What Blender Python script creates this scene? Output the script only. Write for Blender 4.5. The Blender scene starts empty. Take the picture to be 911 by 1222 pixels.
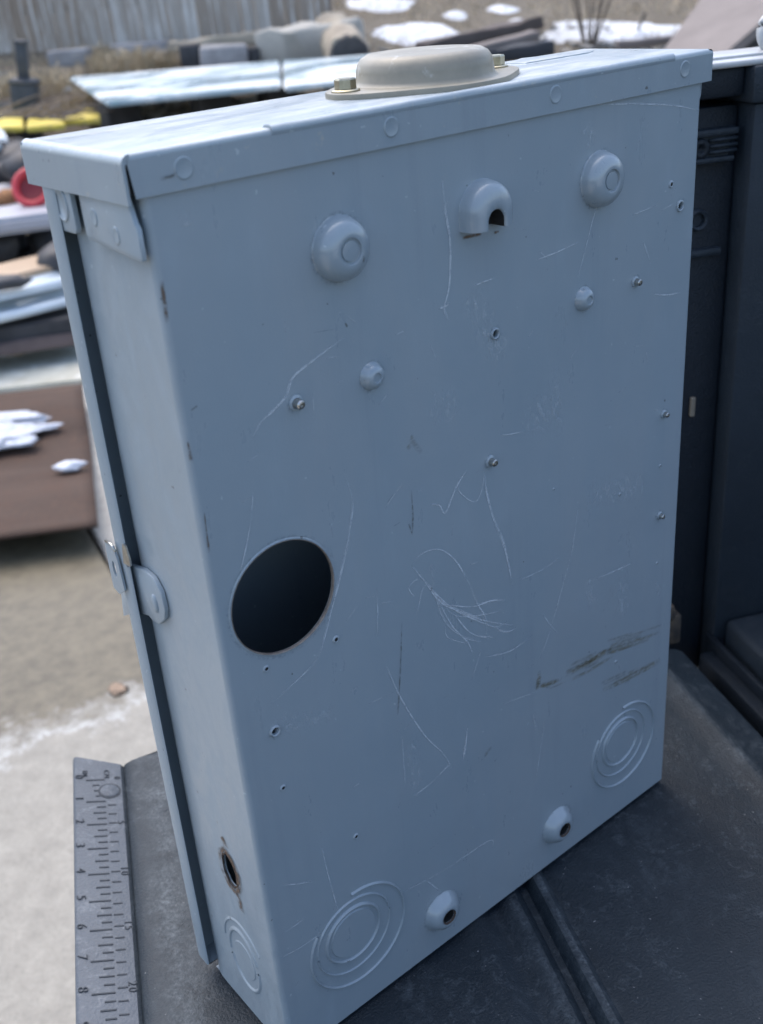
import bpy, bmesh, math, random
from mathutils import Vector, Matrix, noise as mnoise
random.seed(7)
sc = bpy.context.scene
COL = sc.collection
R_ = math.radians
PI = math.pi

# ------------------------------------------------------------------ camera, sky, sun, exposure
EYE = Vector((-.17911, -.36415, .5459))
AX = Vector((.7711, -.6321, -.0763)); AY = Vector((-.3421, -.3104, -.8869)); AZ = Vector((.5369, .7100, -.4556))
FPX, CX, CY = 1272.47, 455.5, 611.0
cam_d = bpy.data.cameras.new('camera'); cam = bpy.data.objects.new('camera', cam_d); COL.objects.link(cam)
cam.matrix_world = Matrix(((AX.x, -AY.x, -AZ.x, EYE.x), (AX.y, -AY.y, -AZ.y, EYE.y), (AX.z, -AY.z, -AZ.z, EYE.z), (0, 0, 0, 1)))
cam_d.sensor_fit = 'VERTICAL'; cam_d.sensor_height = 24.0; cam_d.lens = 24.0 * FPX / 1222.0
cam_d.clip_start = .02; cam_d.clip_end = 500
cam_d.dof.use_dof = True; cam_d.dof.focus_distance = .56; cam_d.dof.aperture_fstop = 7.5
sc.camera = cam

SUN_DIR = Vector((.02, .50, 1.0)).normalized()
wd = bpy.data.worlds.new('World'); sc.world = wd; wd.use_nodes = True
wn = wd.node_tree; wn.nodes.clear()
sky = wn.nodes.new('ShaderNodeTexSky'); sky.sky_type = 'NISHITA'; sky.sun_disc = False
sky.sun_elevation = math.asin(SUN_DIR.z); sky.sun_rotation = math.atan2(SUN_DIR.x, SUN_DIR.y)
sky.air_density = 1.0; sky.dust_density = 3.0; sky.ozone_density = 1.0
bg = wn.nodes.new('ShaderNodeBackground'); bg.inputs['Strength'].default_value = .15
wo = wn.nodes.new('ShaderNodeOutputWorld')
wn.links.new(sky.outputs[0], bg.inputs['Color']); wn.links.new(bg.outputs[0], wo.inputs['Surface'])
sl = bpy.data.lights.new('sun', 'SUN'); sl.energy = .75; sl.angle = R_(80); sl.color = (1, .985, .965)
so = bpy.data.objects.new('sun', sl); COL.objects.link(so)
so.rotation_euler = (-SUN_DIR).to_track_quat('-Z', 'Y').to_euler(); so.location = (0, 5, 20)
sc.view_settings.view_transform = 'Standard'; sc.view_settings.look = 'None'
sc.view_settings.exposure = 1.32; sc.view_settings.gamma = 1.0

# ------------------------------------------------------------------ survey helpers (photo pixel -> point on a real plane)
def ray(px, py):
    return AX * ((px - CX) / FPX) + AY * ((py - CY) / FPX) + AZ
def on_z(px, py, z):
    d = ray(px, py); return EYE + d * ((z - EYE.z) / d.z)
def on_y(px, py, y):
    d = ray(px, py); return EYE + d * ((y - EYE.y) / d.y)
def on_x(px, py, x):
    d = ray(px, py); return EYE + d * ((x - EYE.x) / d.x)
GF = Vector((.603, .798, 0)); GR = Vector((.798, -.603, 0))
def terrain_z(x, y):
    s = (x - EYE.x) * GF.x + (y - EYE.y) * GF.y
    l = (x - EYE.x) * GR.x + (y - EYE.y) * GR.y
    z = -.89
    if s > 4.4:
        t = s - 4.4; z += .165 * (t * t / (t + .8))
    if s > 11: z += .10 * (s - 11)
    if s > 4.6: z += .05 * min(1, (s - 4.6)) * mnoise.noise(Vector((x * .9, y * .9, 3)))
    return z
def on_ground(px, py):
    d = ray(px, py); t = 1.0
    while t < 80:
        p = EYE + d * t
        if p.z <= terrain_z(p.x, p.y): return p
        t += .02
    return EYE + d * 80

# ------------------------------------------------------------------ object helpers
def link(name, bm, m=None, parent=None, smooth=False, kind=None):
    me = bpy.data.meshes.new(name)
    bmesh.ops.recalc_face_normals(bm, faces=bm.faces) if smooth is not None else None
    bm.to_mesh(me); bm.free()
    if smooth:
        for p in me.polygons: p.use_smooth = True
    o = bpy.data.objects.new(name, me); COL.objects.link(o)
    if m: me.materials.append(m)
    if parent: o.parent = parent
    if kind: o['kind'] = kind
    return o
def auto(o, ang=35):
    for p in o.data.polygons: p.use_smooth = True
    o.data.set_sharp_from_angle(angle=R_(ang)); return o
def thing(name, label, cat, loc=(0, 0, 0), rz=0, group=None):
    o = bpy.data.objects.new(name, None); COL.objects.link(o); o.empty_display_size = .05
    o.location = loc; o.rotation_euler = (0, 0, rz); tag(o, label, cat, group); return o
def tag(o, label, cat, group=None):
    o['label'] = label; o['category'] = cat
    if group: o['group'] = group
    return o
def new(): return bmesh.new()
def box(bm, x0, x1, y0, y1, z0, z1, bev=0, seg=2, mat=None):
    r = bmesh.ops.create_cube(bm, size=1)
    for v in r['verts']:
        v.co = Vector(((x0 + x1) / 2 + v.co.x * (x1 - x0), (y0 + y1) / 2 + v.co.y * (y1 - y0), (z0 + z1) / 2 + v.co.z * (z1 - z0)))
    vs = r['verts']
    if bev:
        es = list({e for v in vs for e in v.link_edges})
        rr = bmesh.ops.bevel(bm, geom=es, offset=bev, segments=seg, affect='EDGES', profile=.5)
        vs = list({v for f in rr['faces'] for v in f.verts} | {v for v in vs if v.is_valid})
        if mat:
            isl = set(vs); todo = list(vs)
            while todo:
                v = todo.pop()
                for e in v.link_edges:
                    w = e.other_vert(v)
                    if w not in isl: isl.add(w); todo.append(w)
            vs = list(isl)
    if mat:
        for v in vs: v.co = mat @ v.co
def frame(origin, xa, ya, za):
    return Matrix(((xa[0], ya[0], za[0], origin[0]), (xa[1], ya[1], za[1], origin[1]), (xa[2], ya[2], za[2], origin[2]), (0, 0, 0, 1)))
def BACK(x, z): return frame((x, 0, z), (1, 0, 0), (0, 0, 1), (0, -1, 0))     # local z points out of the back panel
def SIDE(y, z): return frame((0, y, z), (0, -1, 0), (0, 0, 1), (-1, 0, 0))    # local z points out of the left panel
def TOP(x, y, z): return frame((x, y, z), (1, 0, 0), (0, 1, 0), (0, 0, 1))
def lathe(bm, prof, M, seg=40, sx=1, sy=1, a0=0, a1=2 * PI):
    full = abs(a1 - a0 - 2 * PI) < 1e-6; n = seg if full else seg + 1; rows = []
    for r, h in prof:
        if r < 1e-7: rows.append([bm.verts.new(M @ Vector((0, 0, h)))]); continue
        rows.append([bm.verts.new(M @ Vector((r * sx * math.cos(a0 + (a1 - a0) * i / seg), r * sy * math.sin(a0 + (a1 - a0) * i / seg), h))) for i in range(n)])
    for a, b in zip(rows, rows[1:]):
        for i in range(seg):
            j = (i + 1) % n
            f = [a[i % len(a)], a[j % len(a)], b[j % len(b)], b[i % len(b)]]
            u = []
            for v in f:
                if v not in u: u.append(v)
            if len(u) > 2: bm.faces.new(u)
def sweep(bm, prof, A, B, U, V, closed=False, taper=None):
    """profile points (p,q) along directions U,V extruded from A to B"""
    ra = [bm.verts.new(A + U * p + V * q) for p, q in prof]; rb = [bm.verts.new(B + U * p + V * q) for p, q in prof]
    n = len(prof)
    for i in range(n if closed else n - 1):
        j = (i + 1) % n; bm.faces.new((ra[i], ra[j], rb[j], rb[i]))
    return ra, rb
def arc(cx, cy, r, a0, a1, n=6):
    return [(cx + r * math.cos(a0 + (a1 - a0) * i / n), cy + r * math.sin(a0 + (a1 - a0) * i / n)) for i in range(n + 1)]
def circle(cx, cy, r, n=40, ry=None):
    return [(cx + r * math.cos(2 * PI * i / n), cy + (ry or r) * math.sin(2 * PI * i / n)) for i in range(n)]
def sheet(bm, outer, holes, M, depth=.0015):
    """flat sheet with real holes; hole rims get the sheet's thickness"""
    es = []
    for k, loop in enumerate([outer] + holes):
        vs = [bm.verts.new(M @ Vector((x, y, 0))) for x, y in loop]
        es += [bm.edges.new((vs[i], vs[(i + 1) % len(vs)])) for i in range(len(vs))]
        if k or depth < 0:
            d = abs(depth); ws = [bm.verts.new(M @ Vector((x, y, -d))) for x, y in loop]
            for i in range(len(vs)):
                j = (i + 1) % len(vs); bm.faces.new((vs[i], vs[j], ws[j], ws[i]))
    bmesh.ops.triangle_fill(bm, use_beauty=True, use_dissolve=False, edges=es)
def prism(bm, loop, M, h, bev=0):
    """flat plate of outline loop, local z 0..h, optional softened top edge"""
    n = len(loop); c = (sum(p[0] for p in loop) / n, sum(p[1] for p in loop) / n)
    rows = [(0, 0)] + ([(0, h - bev), (bev * .3, h - bev * .3), (bev, h)] if bev else [(0, h)])
    R = []
    for ins, z in rows:
        row = []
        for x, y in loop:
            dx, dy = c[0] - x, c[1] - y; l = math.hypot(dx, dy) or 1
            row.append(bm.verts.new(M @ Vector((x + dx / l * ins, y + dy / l * ins, z))))
        R.append(row)
    for a, b in zip(R, R[1:]):
        for i in range(n): bm.faces.new((a[i], a[(i + 1) % n], b[(i + 1) % n], b[i]))
    bm.faces.new(R[-1]); bm.faces.new(R[0][::-1])
def rrect(x0, x1, y0, y1, r, n=5, corners=(1, 1, 1, 1)):
    out = []
    for k, (cx, cy, a) in enumerate(((x1, y1, 0), (x0, y1, PI / 2), (x0, y0, PI), (x1, y0, 1.5 * PI))):
        sx = -1 if cx == x1 else 1; sy = -1 if cy == y1 else 1
        if corners[k]: out += arc(cx + sx * r, cy + sy * r, r, a, a + PI / 2, n)
        else: out.append((cx, cy))
    return out
def ribbon(bm, pts, w, N):
    """thin strip along pts with UV across, lying on the plane of normal N"""
    uv = bm.loops.layers.uv.verify(); L = []; acc = 0
    for i, p in enumerate(pts):
        t = (pts[min(i + 1, len(pts) - 1)] - pts[max(i - 1, 0)]).normalized(); s = t.cross(N) * w / 2 * (max(.35, 1 + 1.1 * mnoise.noise(p * 90)) if w < .002 else 1)
        if i: acc += (p - pts[i - 1]).length
        L.append((bm.verts.new(p - s), bm.verts.new(p + s), acc))
    T = max(acc, 1e-6)
    for a, b in zip(L, L[1:]):
        f = bm.faces.new((a[0], a[1], b[1], b[0]))
        for lp, c in zip(f.loops, ((0, a[2] / T), (1, a[2] / T), (1, b[2] / T), (0, b[2] / T))): lp[uv].uv = c
def lump(bm, c, sx, sy, sz, seed=0, sub=3, amp=.25, fr=1.6, rz=0):
    r = bmesh.ops.create_icosphere(bm, subdivisions=sub, radius=1); Rm = Matrix.Rotation(rz, 3, 'Z')
    for v in r['verts']:
        n = v.co.normalized(); k = 1 + amp * mnoise.noise(n * fr + Vector((seed * 3.1, seed, 0))) + amp * .5 * mnoise.noise(n * fr * 2.7 + Vector((seed, 9, seed)))
        v.co = Vector(c) + Rm @ Vector((n.x * sx * k, n.y * sy * k, n.z * sz * k))
def tube(bm, pts, rad, seg=8):
    rows = []
    for i, p in enumerate(pts):
        t = (pts[min(i + 1, len(pts) - 1)] - pts[max(i - 1, 0)]).normalized()
        a = t.cross(Vector((0, 0, 1)) if abs(t.z) < .9 else Vector((1, 0, 0))).normalized(); b = t.cross(a)
        r = rad[i] if isinstance(rad, (list, tuple)) else rad
        rows.append([bm.verts.new(p + a * r * math.cos(2 * PI * k / seg) + b * r * math.sin(2 * PI * k / seg)) for k in range(seg)])
    for a, b in zip(rows, rows[1:]):
        for k in range(seg): bm.faces.new((a[k], a[(k + 1) % seg], b[(k + 1) % seg], b[k]))
    bm.faces.new(rows[0][::-1]); bm.faces.new(rows[-1])

# ------------------------------------------------------------------ materials
def S(c): return tuple(((x / 255) / 12.92 if x / 255 <= .04045 else ((x / 255 + .055) / 1.055) ** 2.4) for x in c) + (1,)
class NT:
    def __init__(s, name):
        s.m = bpy.data.materials.new(name); s.m.use_nodes = True; s.t = s.m.node_tree; s.n = s.t.nodes
        s.p = s.n['Principled BSDF']; s.tc = s.n.new('ShaderNodeTexCoord'); s.co = s.tc.outputs['Object']
    def mp(s, scale=(1, 1, 1), loc=(0, 0, 0), rot=(0, 0, 0), rnd=False):
        k = s.n.new('ShaderNodeMapping'); s.t.links.new(s.co, k.inputs[0])
        if any(rot): k.vector_type = 'TEXTURE'; scale = tuple(1 / q for q in scale)
        k.inputs['Scale'].default_value = scale; k.inputs['Location'].default_value = loc; k.inputs['Rotation'].default_value = rot
        if rnd:
            oi = s.n.new('ShaderNodeObjectInfo'); ml = s.n.new('ShaderNodeMath'); ml.operation = 'MULTIPLY'; ml.inputs[1].default_value = 57.
            s.t.links.new(oi.outputs['Random'], ml.inputs[0]); s.t.links.new(ml.outputs[0], k.inputs['Location'])
        return k.outputs[0]
    def noise(s, scale, detail=4, rough=.6, vec=None, dist=0):
        k = s.n.new('ShaderNodeTexNoise'); k.inputs['Scale'].default_value = scale; k.inputs['Detail'].default_value = detail
        k.inputs['Roughness'].default_value = rough; k.inputs['Distortion'].default_value = dist
        s.t.links.new(vec or s.co, k.inputs['Vector']); return k.outputs[0]
    def ramp(s, fac, a, b, ca=(0, 0, 0, 1), cb=(1, 1, 1, 1)):
        k = s.n.new('ShaderNodeValToRGB'); k.color_ramp.elements[0].position = a; k.color_ramp.elements[1].position = b
        k.color_ramp.elements[0].color = ca; k.color_ramp.elements[1].color = cb; s.t.links.new(fac, k.inputs[0]); return k.outputs[0]
    def mix(s, fac, a, b, blend='MIX'):
        k = s.n.new('ShaderNodeMix'); k.data_type = 'RGBA'; k.blend_type = blend
        for sock, v in ((k.inputs[0], fac), (k.inputs[6], a), (k.inputs[7], b)):
            if isinstance(v, (tuple, list, float, int)): sock.default_value = v
            else: s.t.links.new(v, sock)
        return k.outputs[2]
    def math(s, op, a, b=0.0, clamp=False):
        k = s.n.new('ShaderNodeMath'); k.operation = op; k.use_clamp = clamp
        for sock, v in ((k.inputs[0], a), (k.inputs[1], b)):
            if isinstance(v, (float, int)): sock.default_value = v
            else: s.t.links.new(v, sock)
        return k.outputs[0]
    def set(s, col=None, rough=None, metal=None, alpha=None, spec=None):
        for nm, v in (('Base Color', col), ('Roughness', rough), ('Metallic', metal), ('Alpha', alpha), ('Specular IOR Level', spec)):
            if v is None: continue
            if isinstance(v, (tuple, float, int)): s.p.inputs[nm].default_value = v
            else: s.t.links.new(v, s.p.inputs[nm])
        return s
    def bump(s, h, strength=.3, dist=.001):
        k = s.n.new('ShaderNodeBump'); k.inputs['Strength'].default_value = strength; k.inputs['Distance'].default_value = dist
        s.t.links.new(h, k.inputs['Height']); s.t.links.new(k.outputs[0], s.p.inputs['Normal']); return s
def blotch(name, c1, c2, scale=8, lo=.35, hi=.65, rough=.7, metal=0, bs=0, bstr=.3, bd=.002, stretch=(1, 1, 1), rnd=False, spec=.5, c3=None, sc3=30, t3=(.6, .7), rot=(0, 0, 0)):
    k = NT(name); v = k.mp(stretch, rnd=rnd, rot=rot)
    c = k.mix(k.ramp(k.noise(scale, 6, .65, v), lo, hi), c1, c2)
    if c3: c = k.mix(k.ramp(k.noise(sc3, 5, .6, v), *t3), c, c3)
    k.set(c, rough, metal, spec=spec)
    if bs: k.bump(k.noise(bs, 4, .6, v), bstr, bd)
    return k.m

# grey-blue enamel of the enclosure
def paint(name, dusty, up=False):
    k = NT(name)
    big = k.noise(9, 5, .6); fine = k.noise(900, 3, .6); mid = k.noise(55, 6, .7, k.mp((1, 1, .35)))
    c = k.mix(k.ramp(big, .3, .7), (.243, .297, .334, 1), (.267, .320, .355, 1))
    c = k.mix(k.math('MULTIPLY', k.ramp(mid, .56, .78), .35), c, (.30, .36, .41, 1))          # faint rub marks
    film = k.ramp(k.noise(7, 6, .7, k.mp((1.4, 1, .5), (2, 5, 3)), .8), .42, .66)
    c = k.mix(k.math('MULTIPLY', film, .42), c, (.30, .33, .35, 1))
    strk = k.ramp(k.noise(60, 5, .6, k.mp((1, 1, .05), (1, 0, 7))), .58, .74)
    c = k.mix(k.math('MULTIPLY', strk, .26), c, (.17, .21, .25, 1))
    spk = k.ramp(k.noise(260, 2, .5), .735, .76)
    c = k.mix(k.math('MULTIPLY', spk, .7), c, (.42, .47, .50, 1))                            # chips to primer
    spd = k.ramp(k.noise(190, 2, .5, k.mp((1, 1, 1), (4, 2, 7))), .74, .765)
    c = k.mix(k.math('MULTIPLY', spd, .75), c, (.07, .07, .065, 1))                          # dark nicks
    r = k.ramp(mid, .3, .8, (.24,) * 3 + (1,), (.50,) * 3 + (1,))
    if dusty:
        d1 = k.noise(22, 7, .72, k.mp((.5, 2.2, 1), (3, 1, 2), (0, 0, .12)), 1.4); d2 = k.noise(110, 6, .75, k.mp((.25, 1.2, 1)))
        d = k.math('MULTIPLY', k.ramp(d1, .42, .60), k.ramp(d2, .34, .58))
        if up:
            ge = k.n.new('ShaderNodeNewGeometry'); sp = k.n.new('ShaderNodeSeparateXYZ'); k.t.links.new(ge.outputs['True Normal'], sp.inputs[0])
            upm = k.ramp(sp.outputs[2], .2, .8); d = k.math('MULTIPLY', d, upm)
        c = k.mix(k.math('MULTIPLY', d, dusty), c, (.52, .55, .55, 1))
        st = k.ramp(k.noise(70, 5, .7, k.mp((1, 1, 1), (9, 9, 1))), .62, .72)
        c = k.mix(k.math('MULTIPLY', st, dusty * .7), c, (.45, .41, .33, 1))
        r = k.mix(d, r, (.75,) * 3 + (1,))
    k.set(c, r, 0, spec=.5); k.p.inputs['Coat Weight'].default_value = .35; k.p.inputs['Coat Roughness'].default_value = .16; k.bump(k.math('ADD', fine, k.math('MULTIPLY', k.noise(14, 3, .5), 14)), .10, .0007); return k.m
M_paint = paint('enamel', 0)
M_side = paint('enamel_side', .07)
M_boss = paint('enamel_boss', 0)
M_boss.node_tree.nodes['Principled BSDF'].inputs['Coat Weight'].default_value = .8; M_boss.node_tree.nodes['Principled BSDF'].inputs['Coat Roughness'].default_value = .10
M_lid = paint('enamel_lid', .85, True)
def flat(name, c, rough=.5, metal=0, spec=.5): return NT(name).set(c, rough, metal, spec=spec).m
M_steel = blotch('zinc_steel', (.55, .55, .52, 1), (.40, .38, .34, 1), 300, rough=.28, metal=1, bs=500, bstr=.1, bd=.0003)
M_brass = blotch('yellow_zinc', (.50, .46, .34, 1), (.34, .31, .23, 1), 160, rough=.33, metal=1, bs=400, bstr=.15, bd=.0004)
M_hub = blotch('grey_cast', (.265, .242, .188, 1), (.205, .19, .15, 1), 40, rough=.42, bs=350, bstr=.12, bd=.0006, c3=(.50, .50, .47, 1), sc3=60, t3=(.60, .75))
M_hole = flat('painted_hole_shade', (.012, .012, .012, 1), .9)  # near-black colour standing for the shade inside holes, bores and seams
M_rust = blotch('rust', (.075, .05, .035, 1), (.05, .035, .028, 1), 300, rough=.9, bs=600, bstr=.4)
def decal(name, col, noise_sc, lo, hi, edge=True, strength=1.0, rough=.7, stretch=(1, 1, 1)):
    k = NT(name); uv = k.tc.outputs['UV']
    sp = k.n.new('ShaderNodeSeparateXYZ'); k.t.links.new(uv, sp.inputs[0])
    def tri(o, p): return k.math('POWER', k.math('SUBTRACT', 1.0, k.math('ABSOLUTE', k.math('SUBTRACT', k.math('MULTIPLY', o, 2.0), 1.0)), True), p, True)
    a = k.ramp(k.noise(noise_sc, 5, .7, k.mp(stretch)), lo, hi)
    if edge: a = k.math('MULTIPLY', a, k.math('MULTIPLY', tri(sp.outputs[0], .8), k.math('MULTIPLY', tri(sp.outputs[1], .5), 1.6, True)))
    k.set(col, rough, 0, k.math('MULTIPLY', a, strength, True)); return k.m
M_scr = decal('bare_scratch', (.53, .58, .62, 1), 240, .22, .55, strength=1.0)
M_scrd = decal('dark_scratch', (.13, .125, .105, 1), 300, .36, .64, strength=.8)
M_scuff = decal('white_scuff', (.55, .60, .64, 1), 420, .48, .70, strength=.55, stretch=(.9, 1, .5))
M_stain = decal('brown_stain', (.22, .195, .125, 1), 520, .34, .66, strength=.44, stretch=(.5, 1, 1))
M_rustd = decal('rust_bleed', (.135, .085, .052, 1), 200, .36, .56, strength=1.0)

# truck plastics
def liner(name, base, dust, scuff, bsz=700, crests=(), flecks=0.0):
    k = NT(name)
    g = k.noise(bsz, 3, .6); d1 = k.noise(13, 8, .76, k.mp((1.5, .55, 1), (0, 0, 0), (0, 0, .25)), .9); d2 = k.noise(150, 5, .8)
    c = k.mix(k.ramp(k.noise(6, 4), .35, .65), base, tuple(min(1, x * 1.35) for x in base[:3]) + (1,))
    m = k.math('MULTIPLY', k.ramp(d1, .50, .74), k.ramp(d2, .44, .68))
    c = k.mix(k.math('MULTIPLY', m, scuff), c, dust)
    for xc, wc, am in crests:        # plastic rubbed pale along its raised ribs
        sp = k.n.new('ShaderNodeSeparateXYZ'); k.t.links.new(k.co, sp.inputs[0])
        dd = k.math('ADD', k.math('SUBTRACT', sp.outputs[0], xc), k.math('MULTIPLY', k.math('SUBTRACT', k.noise(25, 4), .5), wc * 1.6))
        mk = k.math('MULTIPLY', k.ramp(k.math('ABSOLUTE', dd), 0, wc, (1, 1, 1, 1), (0, 0, 0, 1)), k.math('MULTIPLY', k.ramp(k.noise(45, 6, .8), .38, .66), k.ramp(k.noise(420, 3, .7), .3, .65)))
        c = k.mix(k.math('MULTIPLY', mk, am), c, dust)
    vein = k.ramp(k.math('ABSOLUTE', k.math('SUBTRACT', k.noise(9, 6, .65, k.mp((1, 1, 1), (5, 3, 0))), .5)), 0, .012, (1, 1, 1, 1), (0, 0, 0, 1))
    c = k.mix(k.math('MULTIPLY', k.math('MULTIPLY', vein, k.ramp(d2, .45, .6)), scuff * .6), c, dust)
    fl = k.ramp(k.noise(420, 1, .5, k.mp((1, 1, 1), (2, 8, 1))), .785, .80)
    c = k.mix(k.math('MULTIPLY', fl, flecks), c, (.5, .5, .5, 1))
    k.set(c, k.mix(m, (.50,) * 3 + (1,), (.8,) * 3 + (1,)), 0, spec=.32)
    k.bump(k.math('ADD', k.math('MULTIPLY', g, 1.6), k.math('ADD', k.math('MULTIPLY', d2, .8), k.math('MULTIPLY', k.noise(30, 4, .6), 2.0))), .55, .0009); return k.m
M_gate = liner('tailgate_plastic', (.0105, .0165, .0225, 1), (.115, .135, .150, 1), .50, 650, ((-.056, .020, 1.0), (.182, .006, 1.0), (.160, .006, .6), (.371, .008, .8)), .35)
M_ruler = liner('ruler_plastic', (.062, .073, .088, 1), (.17, .187, .205, 1), .8, 500)
M_liner = liner('bed_liner', (.015, .022, .030, 1), (.06, .066, .072, 1), .4)
M_post = liner('post_paint', (.0065, .0105, .016, 1), (.04, .04, .04, 1), .3)
M_white = blotch('silver_white_paint', (.44, .45, .45, 1), (.36, .37, .375, 1), 20, rough=.3)
M_groove = flat('painted_groove_shade', (.036, .043, .052, 1), .8)  # dark tone painted for the shade inside the engraved ruler marks
M_tan = flat('tan_sticker', (.20, .17, .13, 1), .6)
M_rubber = blotch('tyre_rubber', (.02, .02, .02, 1), (.035, .034, .032, 1), 20, rough=.8)
# yard
def concrete(name, dry, wet, line=None):
    k = NT(name); n1 = k.noise(1.6, 7, .7); n2 = k.noise(22, 6, .7); n3 = k.noise(180, 4, .7)
    c = k.mix(k.ramp(n2, .35, .7), dry, tuple(x * .72 for x in dry[:3]) + (1,))
    c = k.mix(k.math('MULTIPLY', k.ramp(n3, .50, .68), .6), c, tuple(x * .5 for x in dry[:3]) + (1,))
    w = k.mix(k.ramp(k.noise(2.6, 8, .78), .38, .62), wet, tuple(x * .62 for x in wet[:3]) + (1,)); w = k.mix(k.math('MULTIPLY', k.ramp(n2, .4, .65), .6), w, tuple(min(1, x * 1.5) for x in wet[:3]) + (1,))
    if line:
        (ax, ay), (bx, by) = line; L = math.hypot(bx - ax, by - ay); nx, ny = -(by - ay) / L, (bx - ax) / L
        sp = k.n.new('ShaderNodeSeparateXYZ'); k.t.links.new(k.co, sp.inputs[0])
        d = k.math('ADD', k.math('MULTIPLY', k.math('SUBTRACT', sp.outputs[0], ax), nx), k.math('MULTIPLY', k.math('SUBTRACT', sp.outputs[1], ay), ny))
        d = k.math('ADD', d, k.math('MULTIPLY', k.math('SUBTRACT', k.noise(8, 9, .8), .5), .42))
        f = k.ramp(d, -.02, .10)
        salt = k.math('MULTIPLY', k.ramp(d, -.30, -.03), k.ramp(k.noise(26, 7, .8), .42, .60))
        dr = k.mix(k.math('MULTIPLY', salt, .7), c, (.56, .57, .56, 1))
        c = k.mix(f, dr, w)
        k.set(c, k.mix(f, (.85,) * 3 + (1,), (.55,) * 3 + (1,)), 0)
    else: k.set(c, .85, 0)
    k.bump(k.math('ADD', n3, k.math('MULTIPLY', n2, 2)), .35, .003); return k.m
LA, LB = on_z(0, 905, -.86), on_z(180, 838, -.86)
M_conc = concrete('driveway_concrete', (.315, .298, .258, 1), (.112, .096, .064, 1), ((LA.x, LA.y), (LB.x, LB.y)))
M_conc2 = concrete('pale_concrete', (.40, .39, .36, 1), (.3, .3, .28, 1))
def dirt_mat():
    k = NT('dry_grass_ground'); n1 = k.noise(.9, 6, .7); n2 = k.noise(9, 7, .75); n3 = k.noise(60, 5, .7)
    c = k.mix(k.ramp(n1, .35, .65), (.15, .125, .09, 1), (.22, .19, .145, 1)); c = k.mix(k.ramp(n2, .4, .65), c, (.10, .085, .065, 1)); c = k.mix(k.math('MULTIPLY', k.ramp(n3, .5, .7), .5), c, (.33, .29, .22, 1))
    k.set(c, .95, 0); k.bump(k.math('ADD', n2, n3), .8, .03); return k.m
M_dirt = dirt_mat()
def rustplate():
    k = NT('rusty_plate'); v = k.mp((.45, 2.3, 1), rot=(0, 0, R_(-35))); n1 = k.noise(1.4, 5, .6, v); n2 = k.noise(9, 6, .7); n3 = k.noise(90, 4, .7)
    c = k.mix(k.ramp(n1, .30, .72), (.050, .034, .027, 1), (.098, .070, .056, 1)); c = k.mix(k.math('MULTIPLY', k.ramp(n2, .45, .7), .5), c, (.085, .05, .036, 1)); c = k.mix(k.math('MULTIPLY', k.ramp(n3, .5, .7), .4), c, (.14, .085, .055, 1))
    k.set(c, .8, .0, spec=.15); k.bump(n3, .3, .002); return k.m
M_plate = rustplate()
M_snow = blotch('snow', (.60, .63, .69, 1), (.36, .38, .43, 1), 14, rough=.8, bs=40, bstr=.5, bd=.02)
def snowmat():
    k = NT('melting_snow'); n = k.noise(2.6, 8, .72); k.set(k.mix(k.ramp(n, .3, .6), (.72, .75, .80, 1), (.52, .54, .56, 1)), .8, 0, k.ramp(k.noise(3.4, 8, .75, k.mp((1, 1, 1), (4, 7, 1))), .38, .45)); k.bump(k.noise(20), .5, .02); return k.m
M_snowd = snowmat()
M_board = blotch('mossy_board', (.50, .50, .43, 1), (.36, .34, .27, 1), 3, rough=.9, bs=40, bd=.004, c3=(.62, .63, .58, 1), sc3=8, t3=(.5, .65))
def wood(name, a, b, c3=None): return blotch(name, a, b, 3, .3, .7, rough=.85, bs=14, bstr=.4, bd=.004, stretch=(14, 14, .8), rnd=True, c3=c3, sc3=2.2, t3=(.5, .62))
def woodx(name, a, b): return blotch(name, a, b, 5, .3, .7, rough=.85, bs=25, bstr=.4, bd=.004, rnd=True)
M_tanw = woodx('tan_wood', (.48, .36, .25, 1), (.36, .27, .19, 1))
M_purp = woodx('weathered_plum_wood', (.17, .13, .125, 1), (.10, .075, .07, 1))
M_sid = blotch('pale_siding', (.62, .68, .72, 1), (.54, .60, .63, 1), 4, rough=.45)
M_black = blotch('black_scrap', (.018, .019, .022, 1), (.05, .05, .055, 1), 6, rough=.6, rnd=True)
M_blackg = blotch('grey_scrap', (.07, .07, .075, 1), (.03, .03, .033, 1), 6, rough=.7, rnd=True)
M_greyp = blotch('lilac_grey_sheet', (.40, .41, .45, 1), (.34, .35, .385, 1), 4, rough=.5)
M_red = flat('red_plastic', (.50, .045, .055, 1), .4)
M_redd = flat('dark_red_plastic', (.22, .02, .025, 1), .5)
M_orange = blotch('rusty_orange', (.32, .16, .06, 1), (.18, .09, .05, 1), 30, rough=.9)
M_yel = blotch('yellow_board', (.75, .62, .10, 1), (.60, .48, .10, 1), 9, rough=.55, c3=(.35, .30, .15, 1), sc3=14, t3=(.58, .7))
M_iron = blotch('blue_black_iron', (.045, .052, .064, 1), (.07, .078, .09, 1), 12, rough=.55, metal=.3)
def sheetmat():
    k = NT('white_sheet_meltwater'); n = k.noise(1.1, 4, .6, k.mp((1, 1.7, 1), (2, 1, 0)), .5); n2 = k.noise(5, 6, .7, k.mp((.6, 2.2, 1), rot=(0, 0, .5)))
    c = k.mix(k.ramp(n, .44, .54), (.60, .63, .63, 1), (.33, .43, .48, 1)); c = k.mix(k.math('MULTIPLY', k.ramp(n2, .60, .70), .8), c, (.20, .42, .45, 1))
    k.set(c, k.ramp(n, .48, .58, (.6,) * 3 + (1,), (.15,) * 3 + (1,)), 0); return k.m
M_sheet = sheetmat()
M_fence = NT('grey_fence_wood')
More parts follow.
